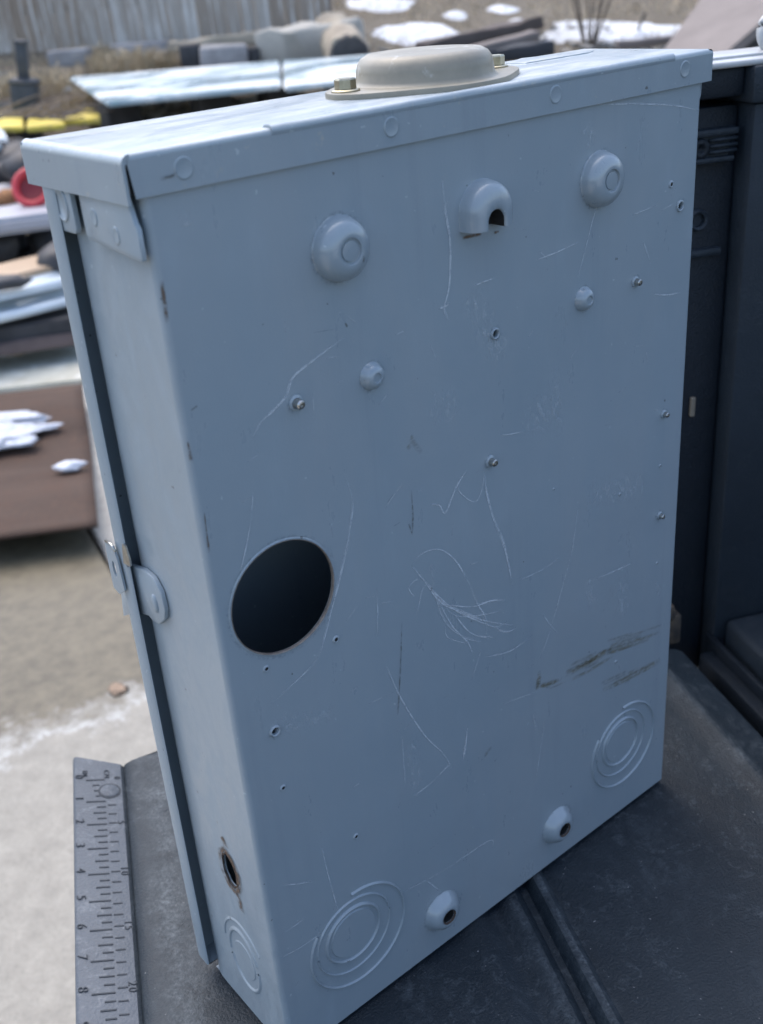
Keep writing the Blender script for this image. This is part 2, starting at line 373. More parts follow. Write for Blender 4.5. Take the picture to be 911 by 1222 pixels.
def fence_mat(k):
    oi = k.n.new('ShaderNodeObjectInfo'); v = k.mp((9, 9, .5), rnd=True)
    c = k.mix(oi.outputs['Random'], (.40, .37, .33, 1), (.27, .215, .165, 1)); n = k.noise(3, 6, .7, v)
    c = k.mix(k.ramp(n, .50, .62), c, (.62, .61, .58, 1)); c = k.mix(k.ramp(k.noise(4, 5, .7, k.mp((12, 12, .4), rnd=True)), .60, .72), c, (.10, .085, .07, 1))
    k.set(c, .9, 0); k.bump(n, .5, .004); return k.m
M_fence = fence_mat(M_fence)
M_straw = blotch('straw', (.50, .42, .29, 1), (.38, .31, .21, 1), 3, rough=.9, rnd=True)
M_stone = blotch('grey_stone', (.36, .355, .36, 1), (.24, .235, .235, 1), 6, rough=.9, bs=30, bd=.01, rnd=True)
M_log = blotch('barked_log', (.42, .37, .29, 1), (.28, .24, .19, 1), 5, rough=.95, bs=25, bd=.01)
M_logd = blotch('dark_log_end', (.085, .08, .08, 1), (.05, .048, .05, 1), 20, rough=.95)
M_timber = blotch('pale_timber', (.43, .38, .30, 1), (.33, .29, .23, 1), 3, rough=.9, bs=20, bd=.006)
M_kerb = blotch('pale_kerb_stone', (.46, .44, .39, 1), (.36, .345, .31, 1), 4, rough=.9, bs=30, bd=.006)
M_ramp = blotch('brown_grey_ramp', (.21, .18, .165, 1), (.165, .14, .128, 1), 4, rough=.75)
M_twig = blotch('twig', (.26, .21, .165, 1), (.17, .135, .11, 1), 30, rough=.9)
M_dkw = woodx('dark_plank', (.11, .09, .082, 1), (.075, .06, .055, 1))
M_dkb = woodx('blue_black_plank', (.03, .034, .042, 1), (.05, .053, .06, 1))
M_leaf = flat('orange_leaf', (.26, .19, .135, 1), .9)

# ------------------------------------------------------------------ the ground, the driveway, the hillside
def make_ground():
    bm = new(); ss = [-6, -3, 0, 2, 3.5, 4.4] + [4.6 + .2 * i for i in range(48)] + [14.5 + 1.5 * i for i in range(28)]
    ls = [-45, -30, -20, -14] + [-10 + .25 * i for i in range(81)] + [14, 20, 30, 45]; g = []
    for s in ss:
        row = []
        for l in ls:
            p = EYE + GF * s + GR * l; row.append(bm.verts.new((p.x, p.y, terrain_z(p.x, p.y))))
        g.append(row)
    for a, b in zip(g, g[1:]):
        for i in range(len(ls) - 1): bm.faces.new((a[i], a[i + 1], b[i + 1], b[i]))
    o = link('ground', bm, M_dirt, smooth=True); o['kind'] = 'structure'
make_ground()
def px_loop(pts, z): return [on_z(x, y, z) for x, y in pts]
def slab(name, loop, z0, thick, m, kind=None, bev=.006, zs=None, parent=None):
    """a flat slab: loop of world points (top outline), thickness downwards"""
    bm = new(); top = [bm.verts.new(p) for p in loop]; f = bm.faces.new(top)
    r = bmesh.ops.extrude_face_region(bm, geom=[f]); vs = [v for v in r['geom'] if isinstance(v, bmesh.types.BMVert)]
    for v in vs: v.co.z -= thick
    bmesh.ops.recalc_face_normals(bm, faces=bm.faces)
    if bev: bmesh.ops.bevel(bm, geom=list(bm.edges), offset=bev, segments=2, affect='EDGES')
    o = link(name, bm, m, parent); 
    if kind: o['kind'] = kind
    return auto(o, 40)
J0 = on_z(108, 634, -.86); J1 = on_z(140, 690, -.86); jd = (J1 - J0).normalized(); jn = Vector((-jd.y, jd.x, 0))
if jn.dot(GR) > 0: jn = -jn
side = jn * .006
A0 = J0 - jd * 1.5; A1 = J1 + jd * 6
slab('concrete_driveway', [A0 + side, A1 + side, A1 + side + jn * 7, A0 + side + jn * 7], -.86, .12, M_conc, 'structure', .006)
slab('concrete_apron', [A0 - side, A1 - side, A1 - side - jn * 7, A0 - side - jn * 7], -.862, .12, M_conc2, 'structure', .006)
bm = new(); c = on_z(140, 822, -.858); lump(bm, c, .017, .023, .003, 4, 3, .9, 2.6)
tag(link('dead_leaf', bm, M_leaf, smooth=True), 'small orange brown leaf lying on the wet concrete', 'leaf')

# ------------------------------------------------------------------ the electrical enclosure
W, D, HB, HT = .3334, .082, .4905, .4934
HP = .4800
enc = thing('electrical_enclosure', 'large grey blue painted steel electrical box standing upright on the black tailgate', 'electrical box', (0, 0, 0))
BZ = .0012
# back panel with its real holes
holes = [circle(.0360, .2912, .0285, 56), circle(.1160 , .0300, .0042, 20), circle(.2193, .0312, .0042, 20),
         circle(.1752, .3806, .0019, 14), circle(.3188, .4158, .0022, 14), circle(.0208, .2226, .0021, 14),
         [(.1690 - .0040, .4345), (.1690 + .0040, .4345)] + arc(.169, .4375, .0040, 0, PI, 8)]
bm = new(); sheet(bm, [(.003, BZ), (W - .003, BZ), (W - .003, HP), (.003, HP)], holes, BACK(0, 0))
link('back_panel', bm, M_paint, enc, smooth=None)
# rim of the big hole, slightly turned
bm = new(); lathe(bm, [(.0283, -.0016), (.0283, .0002), (.0287, .0005), (.0292, .0003), (.0296, .0)], BACK(.0360, .2912), 56)
auto(link('hole_rim', bm, M_paint, enc), 60)
bm = new(); lathe(bm, [(.02855, .0006), (.0284, .0007), (.0281, .0004), (.0281, -.0012)], BACK(.0360, .2912), 56)
link('bare_hole_edge', bm, blotch('hole_edge_metal', (.30, .25, .21, 1), (.18, .15, .13, 1), 300, rough=.5, metal=.3), enc, True)
# rounded vertical corners and side panels
for x0, sg in ((0, 1), (W, -1)):
    bm = new(); prof = arc(.003, .003, .003, PI, 1.5 * PI, 8)
    sweep(bm, prof, Vector((x0, 0, BZ)), Vector((x0, 0, HP)), Vector((sg, 0, 0)), Vector((0, 1, 0)))
    link('rounded_corner', bm, M_side if sg > 0 else M_paint, enc, True)
RH = [(.0345 + (.0066 + .0009 * mnoise.noise(Vector((3 * math.cos(a), 3 * math.sin(a), 1)))) * math.cos(a), .1200 + (.0112 + .0016 * mnoise.noise(Vector((3 * math.cos(a), 3 * math.sin(a), 5)))) * math.sin(a)) for a in [2 * PI * i / 30 for i in range(30)]]
sh = [[(-y, z) for y, z in RH]]
bm = new(); sheet(bm, [(-.003, BZ), (-.0615, BZ), (-.0615, HB), (-.003, HB)], sh, SIDE(0, 0)); link('side_panel', bm, M_side, enc, smooth=None)
bm = new(); prof = [(0, .0615), (0, .0640)] + arc(.003, .0600 + .003, .003, -PI / 2 - PI / 2, -PI / 2 - PI, 4)[0:0] + [(.0002, .0665), (.0008, .0690), (.0022, .0712), (.0050, .0730), (.009, .0741), (.0128, .0746), (.0132, .0815)]
sweep(bm, prof, Vector((0, 0, BZ)), Vector((0, 0, HB)), Vector((1, 0, 0)), Vector((0, 1, 0))); 
for v in bm.verts: v.co.y += max(0, min(1, (v.co.y - .0615) / .006)) * (.37 - v.co.z) * .028
auto(link('side_recess', bm, M_side, enc), 50)
bm = new(); sheet(bm, [(.003, BZ), (.086, BZ), (.086, HB), (.003, HB)], [], frame((W, 0, 0), (0, 1, 0), (0, 0, 1), (1, 0, 0))); link('side_panel', bm, M_side, enc, smooth=None)
bm = new(); sheet(bm, [(.001, .001), (W - .001, .001), (W - .001, .084), (.001, .084)], [], TOP(0, 0, BZ)); link('bottom_panel', bm, M_paint, enc, smooth=None)
# front cover: a tray whose flanges wrap back over the sides
bm = new(); fp = [(-.0046, .0690), (-.0052, .0683), (-.0060, .0691)] + [(-.0060, .0780)] + arc(-.0030, .0785, .003, PI, PI / 2, 5) + [(W - .002, .0815)] + arc(W + .0020, .0785, .003, PI / 2, 0, 5) + [(W + .005, .070)]
ra, rb = sweep(bm, fp, Vector((0, 0, .0120)), Vector((0, 0, .4775)), Vector((1, 0, 0)), Vector((0, 1, 0)))
for k, zz in ((ra, .0120), (rb, .4775)):      # turned-in ends
    q = [bm.verts.new((min(max(v.co.x, .0140), W - .004), min(v.co.y, .0772), zz)) for v in k]
    for i in range(len(k) - 1): bm.faces.new((k[i], k[i + 1], q[i + 1], q[i]))
for v in bm.verts: v.co.y += (.37 - v.co.z) * .030
o = auto(link('front_cover', bm, M_side, enc), 50)
# lid: top sheet with rolled edges, back flange, end flanges
bm = new(); yb, yf = -.0018, .0888; zb, zf = .4777, .4775
def lidprof(r, dz=0): return [(yb + .0012, zb), (yb, zb)] + [(yb, HT - r + dz)] + arc(yb + r, HT - r + dz, r, PI, PI / 2, 6) + arc(yf - .004, HT - .004, .004, PI / 2, 0, 5) + [(yf, zf)]
LX0, LX1 = -.0065, .3390
ra, rb = sweep(bm, lidprof(.0022), Vector((-.0030, 0, 0)), Vector((LX1 - .0025, 0, 0)), Vector((0, 1, 0)), Vector((0, 0, 1)))
for v in ra:
    if v.co.y < yb + .0013 and v.co.z < HT - .0010: v.co.x = LX0 + .0019 + (HT - v.co.z) * .10
for v in rb:
    if v.co.y < yb + .0013 and v.co.z < HT - .0010: v.co.x = LX1 - .0006
prl = [(LX0 + .0013, .4758), (LX0, .4758), (LX0, HT - .0035)] + arc(LX0 + .0035, HT - .0035, .0035, PI, PI / 2, 6)
ra, rb = sweep(bm, prl, Vector((0, yb, 0)), Vector((0, yf, 0)), Vector((1, 0, 0)), Vector((0, 0, 1)))
inn = [bm.verts.new((LX0 + .0013, yb, HT - .0040)), bm.verts.new((LX0 + .0035, yb, HT - .0014))]
bm.faces.new(ra + [inn[1], inn[0]])
for q in ra[:1]:
    pass
prr = arc(LX1 - .0025, HT - .0025, .0025, PI / 2, 0, 5) + [(LX1, .4785), (LX1 - .0012, .4785)]
sweep(bm, prr, Vector((0, yb + .0004, 0)), Vector((0, yf, 0)), Vector((1, 0, 0)), Vector((0, 0, 1)))
box(bm, LX1 - .0024, LX1 - .0002, yf - .0012, yf - .0001, .4786, .4926); box(bm, LX0 + .0002, -.0014, yf - .0012, yf - .0001, .4768, .4922)
o = auto(link('lid', bm, M_lid, enc), 40)
bm = new(); box(bm, LX0 + .0014, LX0 + .0050, yb + .0012, .0900 - .003, .4790, .4905); link('lid_seam_shadow', bm, M_hole, enc); bm = new(); sheet(bm, [(.0, yb + .003), (W, yb + .003), (W, yf - .002), (.0, yf - .002)], [], TOP(0, 0, HB + .0008)); link('lid_shade_sheet', bm, M_hole, enc, smooth=None)  # black box and sheet put the shade under the lid into colour
# raised fold along the back rim of the lid and a pressed strip on its top
bm = new(); pr = [(0, 0)] + arc(.0026, -.0004, .0026, PI, PI / 2 - .35, 6) + [(.0062, HT * 0 + .0001)]
ra, rb = sweep(bm, [(-.0001, -.0026), (-.0004, -.0016), (-.0004, -.0012)] + arc(.0020, -.0012, .0024, PI, PI / 2, 6) + [(.0045, .0010), (.0062, .0002)], Vector((.058, yb, HT)), Vector((.306, yb, HT)), Vector((0, 1, 0)), Vector((0, 0, 1)))
bm.faces.new(ra); bm.faces.new(rb[::-1])
auto(link('rim_fold', bm, M_lid, enc), 60)
P = [on_z(x, y, HT) for x, y in ((604, 76), (622, 70.5), (709, 61), (703, 63.5), (628, 76))]
bm = new(); prism(bm, [(p.x, p.y) for p in (P[0], P[4], P[3], P[2], P[1])], TOP(0, 0, HT - .0002), .0007, .0005)
link('pressed_strip', bm, M_lid, enc)
# round spot marks on the back flange and side tabs
spots = [(.0179, .4852), (.1172, .4855), (.2174, .4858), (.3150, .4860)]
for x, z in spots:
    bm = new(); lathe(bm, [(.0042, .0), (.0039, .00045), (.0034, .0003), (.0, .0003)], BACK(x, z) @ Matrix.Translation((0, 0, -yb - .0000)), 28); link('spot_weld', bm, M_paint, enc, True)
# hanging tabs under the left end of the lid
def outline_tab(y0, y1, z0, z1, r, c): return [(-y, z) for y, z in rrect(y0, y1, z0, z1, r, 5, c)]
bm = new(); prism(bm, outline_tab(.0530, .0715, .4585, .4785, .003, (0, 0, 1, 1)), SIDE(0, 0) @ Matrix.Translation((0, 0, .0025)), .0022, .0005)
t1 = auto(link('lid_tab', bm, M_side, enc), 50)
bm = new(); lathe(bm, [(.0056, 0), (.0054, .0006), (.0047, .0006), (.0045, .0001), (.0, .0001)], SIDE(.0622, .4695) @ Matrix.Translation((0, 0, .0047)), 26, 1, 1.25); link('knockout', bm, M_side, t1, True)
bm = new(); loop = [(-.0450, .4785), (-.0450, .4600), (-.0435, .4580), (-.0030, .4548), (.0001, .4552), (.0006, .4570), (.0006, .4670), (-.0010, .4690), (-.0040, .4785)]
prism(bm, loop[::1], SIDE(0, 0) @ Matrix.Translation((0, 0, .0024)), .0020, .0004); t2 = auto(link('lid_tab', bm, M_side, enc), 50)
for y, z in ((.0345, .4675), (.0175, .4625)):
    bm = new(); lathe(bm, [(.0028, 0), (.0026, .0004), (.0020, .0002), (.0, .0002)], SIDE(y, z) @ Matrix.Translation((0, 0, .0044)), 20, 1, 1.3); link('spot_weld', bm, M_side, t2, True)
bm = new(); lathe(bm, [(.0045, 0), (.0035, .0016), (.0015, .0024), (0, .0025)], SIDE(.0650, .4335) @ Matrix.Translation((0, 0, -.006)), 20); link('dimple', bm, M_side, enc, True)
bm = new(); bmesh.ops.create_cube(bm, size=1, matrix=Matrix.Translation((-.0012, .0735, .4735)) @ Matrix.Diagonal((.0012, .002, .012, 1))); link('cover_hook', bm, M_steel, enc)
bm = new(); pts = [(.0028, .4800), (.0036, .4770), (.0034, .4705), (.0014, .4660), (.0010, .4545)]   # right hanging clip
sweep(bm, [(a, b) for a, b in pts] + [(a + .0009, b) for a, b in pts[::-1]], Vector((W + .0002, .004, 0)), Vector((W + .0002, .05, 0)), Vector((1, 0, 0)), Vector((0, 0, 1)), True)
bm.faces.new([v for v in bm.verts if abs(v.co.y - .004) < 1e-6]); link('lid_clip', bm, M_paint, enc)
bm = new(); lathe(bm, [(.0066, 0), (.0058, .0020), (.004, .0034), (0, .0036)], frame((W, .009, .3700), (0, 1, 0), (0, 0, 1), (1, 0, 0)), 24); link('knockout', bm, M_paint, enc, True)
# hasp on the left side
hz = .2800
def side_loop(pts, x): return [(-q.y, q.z) for q in (on_x(px, py, x) for px, py in pts)]
bm = new(); prism(bm, side_loop([(140, 668), (152, 673), (172, 680), (183, 690), (192, 707), (197, 727), (197, 739), (191, 745), (184, 742), (178, 735), (163, 731), (148, 735)], -.0024)[::-1], SIDE(0, 0) @ Matrix.Translation((0, 0, .0004)), .0022, .0005); hp = auto(link('hasp', bm, M_side, enc), 50)
rv = on_x(185.5, 720, -.0026); bm = new(); lathe(bm, [(.0036, 0), (.0034, .0006), (.0024, .0012), (.0, .0013)], SIDE(rv.y, rv.z) @ Matrix.Translation((0, 0, .0026)), 22, .8, 1.5); link('rivet', bm, M_side, hp, True)
bm = new(); prism(bm, side_loop([(146, 649), (150, 652), (155, 668), (156, 676), (148, 672)], -.0065)[::-1], SIDE(0, 0) @ Matrix.Translation((0, 0, .0058)), .0009); link('bright_tongue', bm, M_steel, hp)
bm = new(); hl = on_x(137, 679, -.0080); sheet(bm, side_loop([(125, 646), (134, 652), (140, 668), (149, 705), (143, 709), (136, 701), (131, 679)], -.0080), [circle(-hl.y, hl.z, .0020, 14, .0046)], SIDE(0, 0) @ Matrix.Translation((0, 0, .0080)), -.0011); link('outer_tang', bm, M_side, hp, smooth=None)
bm = new(); tube(bm, [on_x(126, 645, -.0078), on_x(133, 650, -.0082), on_x(138, 658, -.0082)], .0007, 8); link('bright_edge', bm, M_steel, hp, True)
# mounting bosses pressed out of the back panel
def boss(x, z, s=1.0):
    bm = new(); pr = [(.0147, .0), (.0144, .0003), (.0142, .0012), (.0139, .0032), (.0131, .0054), (.0117, .0072), (.0099, .0084), (.0079, .0091), (.0066, .0093), (.0059, .0092), (.0055, .0081), (.0046, .0080), (.0044, .0086), (.0032, .0088), (0, .0087)]
    lathe(bm, [(r * s, h * s) for r, h in pr], BACK(x, z), 44); return auto(link('mounting_boss', bm, M_boss, enc), 50)
boss(.0857, .4412, .96); boss(.2512, .4415, .96)
def small_boss(x, z):
    bm = new(); lathe(bm, [(.0066, 0), (.0062, .0006), (.0056, .0024), (.0044, .0040), (.0030, .0047), (.0023, .0047), (.0020, .0040), (0, .0040)], BACK(x, z), 30); auto(link('small_boss', bm, M_boss, enc), 50)
small_boss(.0972, .3812); small_boss(.2402, .3825)
def foot_boss(x, z):
    bm = new(); lathe(bm, [(.0138, 0), (.0132, .0005), (.0122, .0024), (.0100, .0055), (.0076, .0070), (.0058, .0074), (.0048, .0071), (.0043, .0062)], BACK(x, z), 40); auto(link('foot_boss', bm, M_boss, enc), 50)
    bm = new(); lathe(bm, [(.0043, .0062), (.0042, -.004)], BACK(x, z), 28); link('bore', bm, M_hole, enc, True)
    bm = new(); lathe(bm, [(.0051, .0075), (.0047, .0073), (.0043, .0063)], BACK(x, z), 28); link('rusty_hole_edge', bm, M_rust, enc, True)
foot_boss(.1160, .0300); foot_boss(.2193, .0312)
# hooded key-slot boss
def slot_boss(x, z):
    n = 24; bm = new(); rows = []
    def U(r, h, zb):
        zc = -.0038 * max(0, min(1, (.0115 - r) / .0055)); pts = [(-r, zb)] + [(r * math.cos(PI - PI * i / n), zc + r * math.sin(PI - PI * i / n)) for i in range(n + 1)] + [(r, zb)]
        return [bm.verts.new(BACK(x, z) @ Vector((a, b, h))) for a, b in pts]
    zb = -.0072
    for r, h in ((.0144, 0), (.0142, .0004), (.0140, .0030), (.0134, .0060), (.0120, .0084), (.0100, .0097), (.0076, .0103), (.0060, .0104), (.0054, .0100), (.0052, .0094)): rows.append(U(r, h, zb))
    for a, b in zip(rows, rows[1:]):
        for i in range(len(a) - 1): bm.faces.new((a[i], a[i + 1], b[i + 1], b[i]))
    base_l = bm.verts.new(BACK(x, z) @ Vector((-.0052, zb, 0))); base_r = bm.verts.new(BACK(x, z) @ Vector((.0052, zb, 0)))
    bm.faces.new([r[0] for r in rows] + [base_l]); bm.faces.new([r[-1] for r in rows] + [base_r])
    auto(link('key_slot_boss', bm, M_boss, enc), 45)
    bm = new(); ra, rb = U(.0052, .0093, zb), U(.0051, .0004, zb)
    for i in range(len(ra) - 1): bm.faces.new((ra[i], ra[i + 1], rb[i + 1], rb[i]))
    link('slot_bore', bm, M_hole, enc, True)
slot_boss(.1690, .4415)
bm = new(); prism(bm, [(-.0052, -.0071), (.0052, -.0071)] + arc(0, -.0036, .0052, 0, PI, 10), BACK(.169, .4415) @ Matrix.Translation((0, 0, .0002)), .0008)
link('slot_shadow_gap', bm, M_hole, enc)  # black plate painted as the shaded inside of the slot
# screws, eyelets and small pips
for x, z, s in ((.0551, .3812, 1.15), (.1692, .3137, 1.05), (.2823, .3820, .95), (.3131, .2946, .85), (.3137, .2259, .85)):
    bm = new(); lathe(bm, [(.0032 * s, 0), (.0031 * s, .0006), (.0024 * s, .0009), (.0021 * s, .0011)], BACK(x, z), 20); r = auto(link('screw', bm, M_paint, enc), 40)
    bm = new(); lathe(bm, [(.0020 * s, .0006), (.0019 * s, .0036 * s), (.0014 * s, .0042 * s), (.0009 * s, .0043 * s), (.0008 * s, .0036 * s), (0, .0036 * s)], BACK(x, z), 12); auto(link('screw_tip', bm, M_steel, r), 30)
for x, z, r in ((.1752, .3806, .0030), (.3188, .4158, .0032), (.0208, .2226, .0031)):
    bm = new(); lathe(bm, [(r, 0), (r * .97, .0008), (r * .8, .0011), (r * .64, .0008), (r * .62, -.001)], BACK(x, z), 24); auto(link('eyelet', bm, M_paint, enc), 60)
for x, z, r in ((.3101, .4288, .0021), (.3122, .2607, .0012), (.2746, .2552, .0013), (.2753, .1337, .0013), (.3135, .1914, .0011), (.0618, .2555, .0021), (.0213, .2588, .0019), (.0205, .1872, .0018), (.0601, .1282, .0019), (.2170, .2800, .0008)):
    bm = new(); lathe(bm, [(r, 0), (r * .85, .0006), (r * .6, .0007), (r * .35, .0001), (0, .0001)], BACK(x, z), 16); link('pip', bm, M_paint, enc, True)
    bm = new(); lathe(bm, [(r * .5, .0004), (0, .0004)], BACK(x, z), 10); link('pip_hollow', bm, M_hole, enc)
# concentric knock-outs: pressed ring steps with gaps
def ring(par, M, cx, cy, r, w=.0011, h=.0006, a0=0, a1=2 * PI, sy=1.0, m=None):
    bm = new(); lathe(bm, [(r - w, 0), (r - w * .55, h), (r, h * 1.1), (r + w * .5, h * .5), (r + w, 0)], M @ Matrix.Translation((cx, cy, 0)), 56, 1, sy, a0, a1)
    return link('knockout_ring', bm, m or M_paint, par, True)
def pit(par, M, cx, cy, r, h=.0005, sy=1.0, m=None):
    bm = new(); lathe(bm, [(r, 0), (r - .0006, h), (0, h)], M @ Matrix.Translation((cx, cy, 0)), 48, 1, sy); return auto(link('knockout', bm, m or M_paint, par), 20)
for kx, kz, f_ in ((.0508, .0618, 1.04), (.2822, .0647, 1.0)):
    k = pit(enc, BACK(0, 0), kx, kz, .0152 * f_, .0007)
    ring(k, BACK(0, 0), kx, kz, .0180 * f_, .0010, .0013)
    for g0, g1 in ((.05, .985), (1.015, 2.02)): ring(k, BACK(0, 0), kx + .0006, kz - .0016, .0248 * f_, .0007, .0009, PI * g0, PI * g1)
    for g0, g1 in ((-1.20, .52),): ring(k, BACK(0, 0), kx + .0036, kz - .0048, .0322 * f_, .0008, .0011, PI * g0, PI * g1)
k = pit(enc, SIDE(0, 0), -.0375, .0480, .0110, .0004, 1.25, M_side)
ring(k, SIDE(0, 0), -.0375, .0480, .0150, .0012, .0008, PI * .1, PI * 1.02, 1.5, M_side); ring(k, SIDE(0, 0), -.0375, .0480, .0150, .0012, .0008, PI * 1.08, PI * 2.02, 1.5, M_side)
ring(k, SIDE(0, 0), -.0360, .0500, .0215, .0009, .0006, PI * .2, PI * .95, 1.3, M_side)
# hub cover on the lid: oval flange, domed cap, two hex bolts
HX, HY = .1795, .0465
bm = new(); fl = []
for i in range(72):
    a = 2 * PI * i / 72; r = .0415
    ear = .0535 * max(0, math.cos(a + .00)) ** 10 + .0535 * max(0, -math.cos(a)) ** 10
    k = max(abs(math.cos(a)), 0); rr = r + .0135 * k ** 8
    fl.append((HX + rr * math.cos(a), HY + rr * .97 * math.sin(a)))
prism(bm, fl, TOP(0, 0, HT), .0026, .0008); hub = auto(link('hub_cover', bm, M_hub, enc), 40)
bm = new(); lathe(bm, [(.0355, .0024), (.0340, .0030), (.0330, .0045), (.0326, .0080), (.0318, .0112), (.0300, .0136), (.0272, .0150), (.0240, .0153), (.0225, .0150), (.0215, .0151), (0, .0154)], TOP(HX, HY, HT), 72); link('domed_cap', bm, M_hub, hub, True)
for bx, by in ((HX - .0463, HY + .002), (HX + .0463, HY + .000)):
    bm = new(); lathe(bm, [(.0066, .0024), (.0067, .0032), (.0062, .0036), (.0050, .0038)], TOP(bx, by, HT), 28)
    lathe(bm, [(.0050, .0036), (.0050, .0076), (.0045, .0083), (0, .0083)], TOP(bx, by, HT) @ Matrix.Rotation(.35, 4, 'Z'), 6); auto(link('hex_bolt', bm, M_brass, hub), 25)

# wear: scratches, scuffs, stains and rust lying on the paint
NB = Vector((0, -1, 0))
def px_back(pts, off=-.0002): return [on_y(x, y, off) for x, y in pts]
def smoothpts(p, n=5):
    out = []
    for i in range(len(p) - 1):
        a, b, c, d = p[max(i - 1, 0)], p[i], p[i + 1], p[min(i + 2, len(p) - 1)]
        for k in range(n):
            t = k / n; out.append(.5 * ((2 * b) + (c - a) * t + (2 * a - 5 * b + 4 * c - d) * t * t + (3 * b - a - 3 * c + d) * t ** 3))
    return out + [p[-1]]
SCR = [
 (.0007, [(413, 401), (372, 432), (350, 451), (343, 471), (330, 487), (312, 504), (301, 524)]), (.0005, [(343, 471), (325, 492), (316, 500)]),
 (.0008, [(528, 213), (531, 250), (537, 290), (536, 340), (530, 368), (533, 378), (536, 384)]), (.0008, [(524, 368), (531, 366), (537, 362)]),
 (.0008, [(557, 561), (545, 581), (532, 612), (525, 603), (514, 602)]), (.0007, [(547, 577), (549.5, 588), (567, 599), (576, 581), (577, 563)]),
 (.0010, [(578, 563), (581, 590), (589, 620), (598, 640), (604, 660), (612, 700)]), (.0006, [(590, 628), (600, 650), (608, 680)]),
 (.0006, [(413, 572), (420, 590), (421, 610), (413, 655), (399, 715), (390, 752), (381, 782), (364, 803), (323, 840)]), (.0005, [(418, 640), (404, 700), (394, 735)]),
 (.0005, [(300, 621), (292, 660), (286, 688)]), (.0006, [(479, 579), (468, 594), (460, 607)]),
 (.0006, [(491, 674), (505, 660), (526, 656), (544, 669), (558, 692), (570, 720), (580, 738), (581, 759)]),
 (.0010, [(491, 674), (507, 694), (521, 713), (535, 724), (563, 736), (590, 743), (613, 746)]), (.0012, [(517, 708), (530, 722), (548, 729), (575, 740)]),
 (.0009, [(521, 713), (540, 747), (558, 766), (564, 779)]), (.0007, [(505, 690), (524, 712), (552, 733), (600, 752)]), (.0006, [(528, 720), (545, 735), (580, 733), (598, 728)]), (.0005, [(518, 704), (530, 740), (552, 760), (575, 766)]), (.0006, [(556, 735), (590, 748), (606, 741)]), (.0008, [(594, 752), (606, 754), (616, 749)]), (.0006, [(500, 690), (488, 700), (494, 712)]), (.0006, [(498, 734), (505, 701), (517, 699), (514, 674), (522, 685)]),
 (.0010, [(535, 722), (563, 724), (586, 717), (602, 716)]), (.0008, [(540, 729), (558, 752), (572, 759), (590, 760)]), (.0006, [(531, 747), (535, 761), (558, 768)]),
 (.0007, [(579, 784), (609, 777), (636, 757)]), (.0005, [(574, 775), (569, 793), (563, 812)]), (.0007, [(461, 794), (480, 835), (507, 877), (530, 900), (539, 918)]),
 (.0010, [(539, 909), (517, 932), (494, 950)]), (.0012, [(558, 867), (556, 885), (553, 906)]), (.0005, [(384, 1010), (392, 1045), (404, 1088)]),
 (.0006, [(483, 1063), (528, 1040), (584, 1003), (588, 1012)]), (.0008, [(507, 1049), (525, 1063)]), (.0006, [(337, 1056), (355, 1055), (372, 1052)]), (.0005, [(335, 1115), (350, 1106), (363, 1096)]),
 (.0006, [(335, 1143), (360, 1130), (384, 1113)]), (.0006, [(690, 605), (683, 656), (670, 705), (656, 754), (644, 787)]), (.0010, [(711, 691), (735, 681), (754, 672)]),
 (.0005, [(619, 693), (645, 681), (668, 666)]), (.0004, [(648, 734), (664, 754)]), (.0006, [(597, 519), (610, 518), (623, 515)]), (.0006, [(641, 310), (665, 301), (690, 289)]),
 (.0006, [(754, 257), (783, 245)]), (.0006, [(768, 289), (777, 314)]), (.0007, [(780, 351), (797, 352), (811, 349)]), (.0006, [(566, 341), (589, 332)]),
 (.0006, [(702, 125), (760, 124), (805, 126), (835, 132)]), (.0005, [(340, 383), (341, 397)]), (.0005, [(300, 612), (302, 590)]), (.0004, [(450, 700), (451, 760)]),
 (.0005, [(480, 880), (484, 940)]), (.0004, [(650, 860), (640, 930)]), (.0005, [(712, 245), (690, 330)]), (.0004, [(600, 840), (640, 826)]), (.0004, [(440, 840), (470, 826)])]
bm = new()
for i, (w, p) in enumerate(SCR):
    ribbon(bm, [q + Vector((0, -.000008 * (i % 9), 0)) for q in smoothpts(px_back(p))], w * 1.2, NB)
    if i % 2 == 0:
        jx, jz = (.0006 if i % 4 else -.0007), .0004; ribbon(bm, [q + Vector((jx, -.00006, jz)) for q in smoothpts(px_back(p))][2:-2] or px_back(p), w * .6, NB)
rs = random.Random(3)
for i in range(70):       # short random nicks
    x, z = rs.uniform(.01, .325), rs.uniform(.03, .47)
    if math.hypot(x - .0363, z - .2922) < .036: continue
    a = rs.gauss(.4, .7); l = rs.uniform(.002, .010)
    ribbon(bm, [Vector((x + l * math.cos(a) * t, -.0003, z + l * math.sin(a) * t)) for t in (-.5, 0, .5)], .0004, NB)
link('scratch_marks', bm, M_scr, enc, smooth=None, kind='stuff')
bm = new()
for w, p in ((.0004, [(374, 397), (399, 393)]), (.0014, [(491, 585), (493, 615), (492, 639)]), (.0013, [(480, 743), (478, 800), (475, 853)]), (.0006, [(228, 490), (236, 484)]), (.0011, [(488, 625), (492, 637)]), (.0005, [(462, 600), (470, 590)]),
             (.0016, [(210, 209), (200, 211), (192, 214)]), (.0010, [(212, 205), (203, 211), (196, 213)]), (.0006, [(470, 628), (478, 623)])): ribbon(bm, smoothpts(px_back(p, -.0023 if p[0][1] < 220 else -.00032)), w, NB)
link('dark_scratches', bm, M_scrd, enc, smooth=None, kind='stuff')
bm = new()
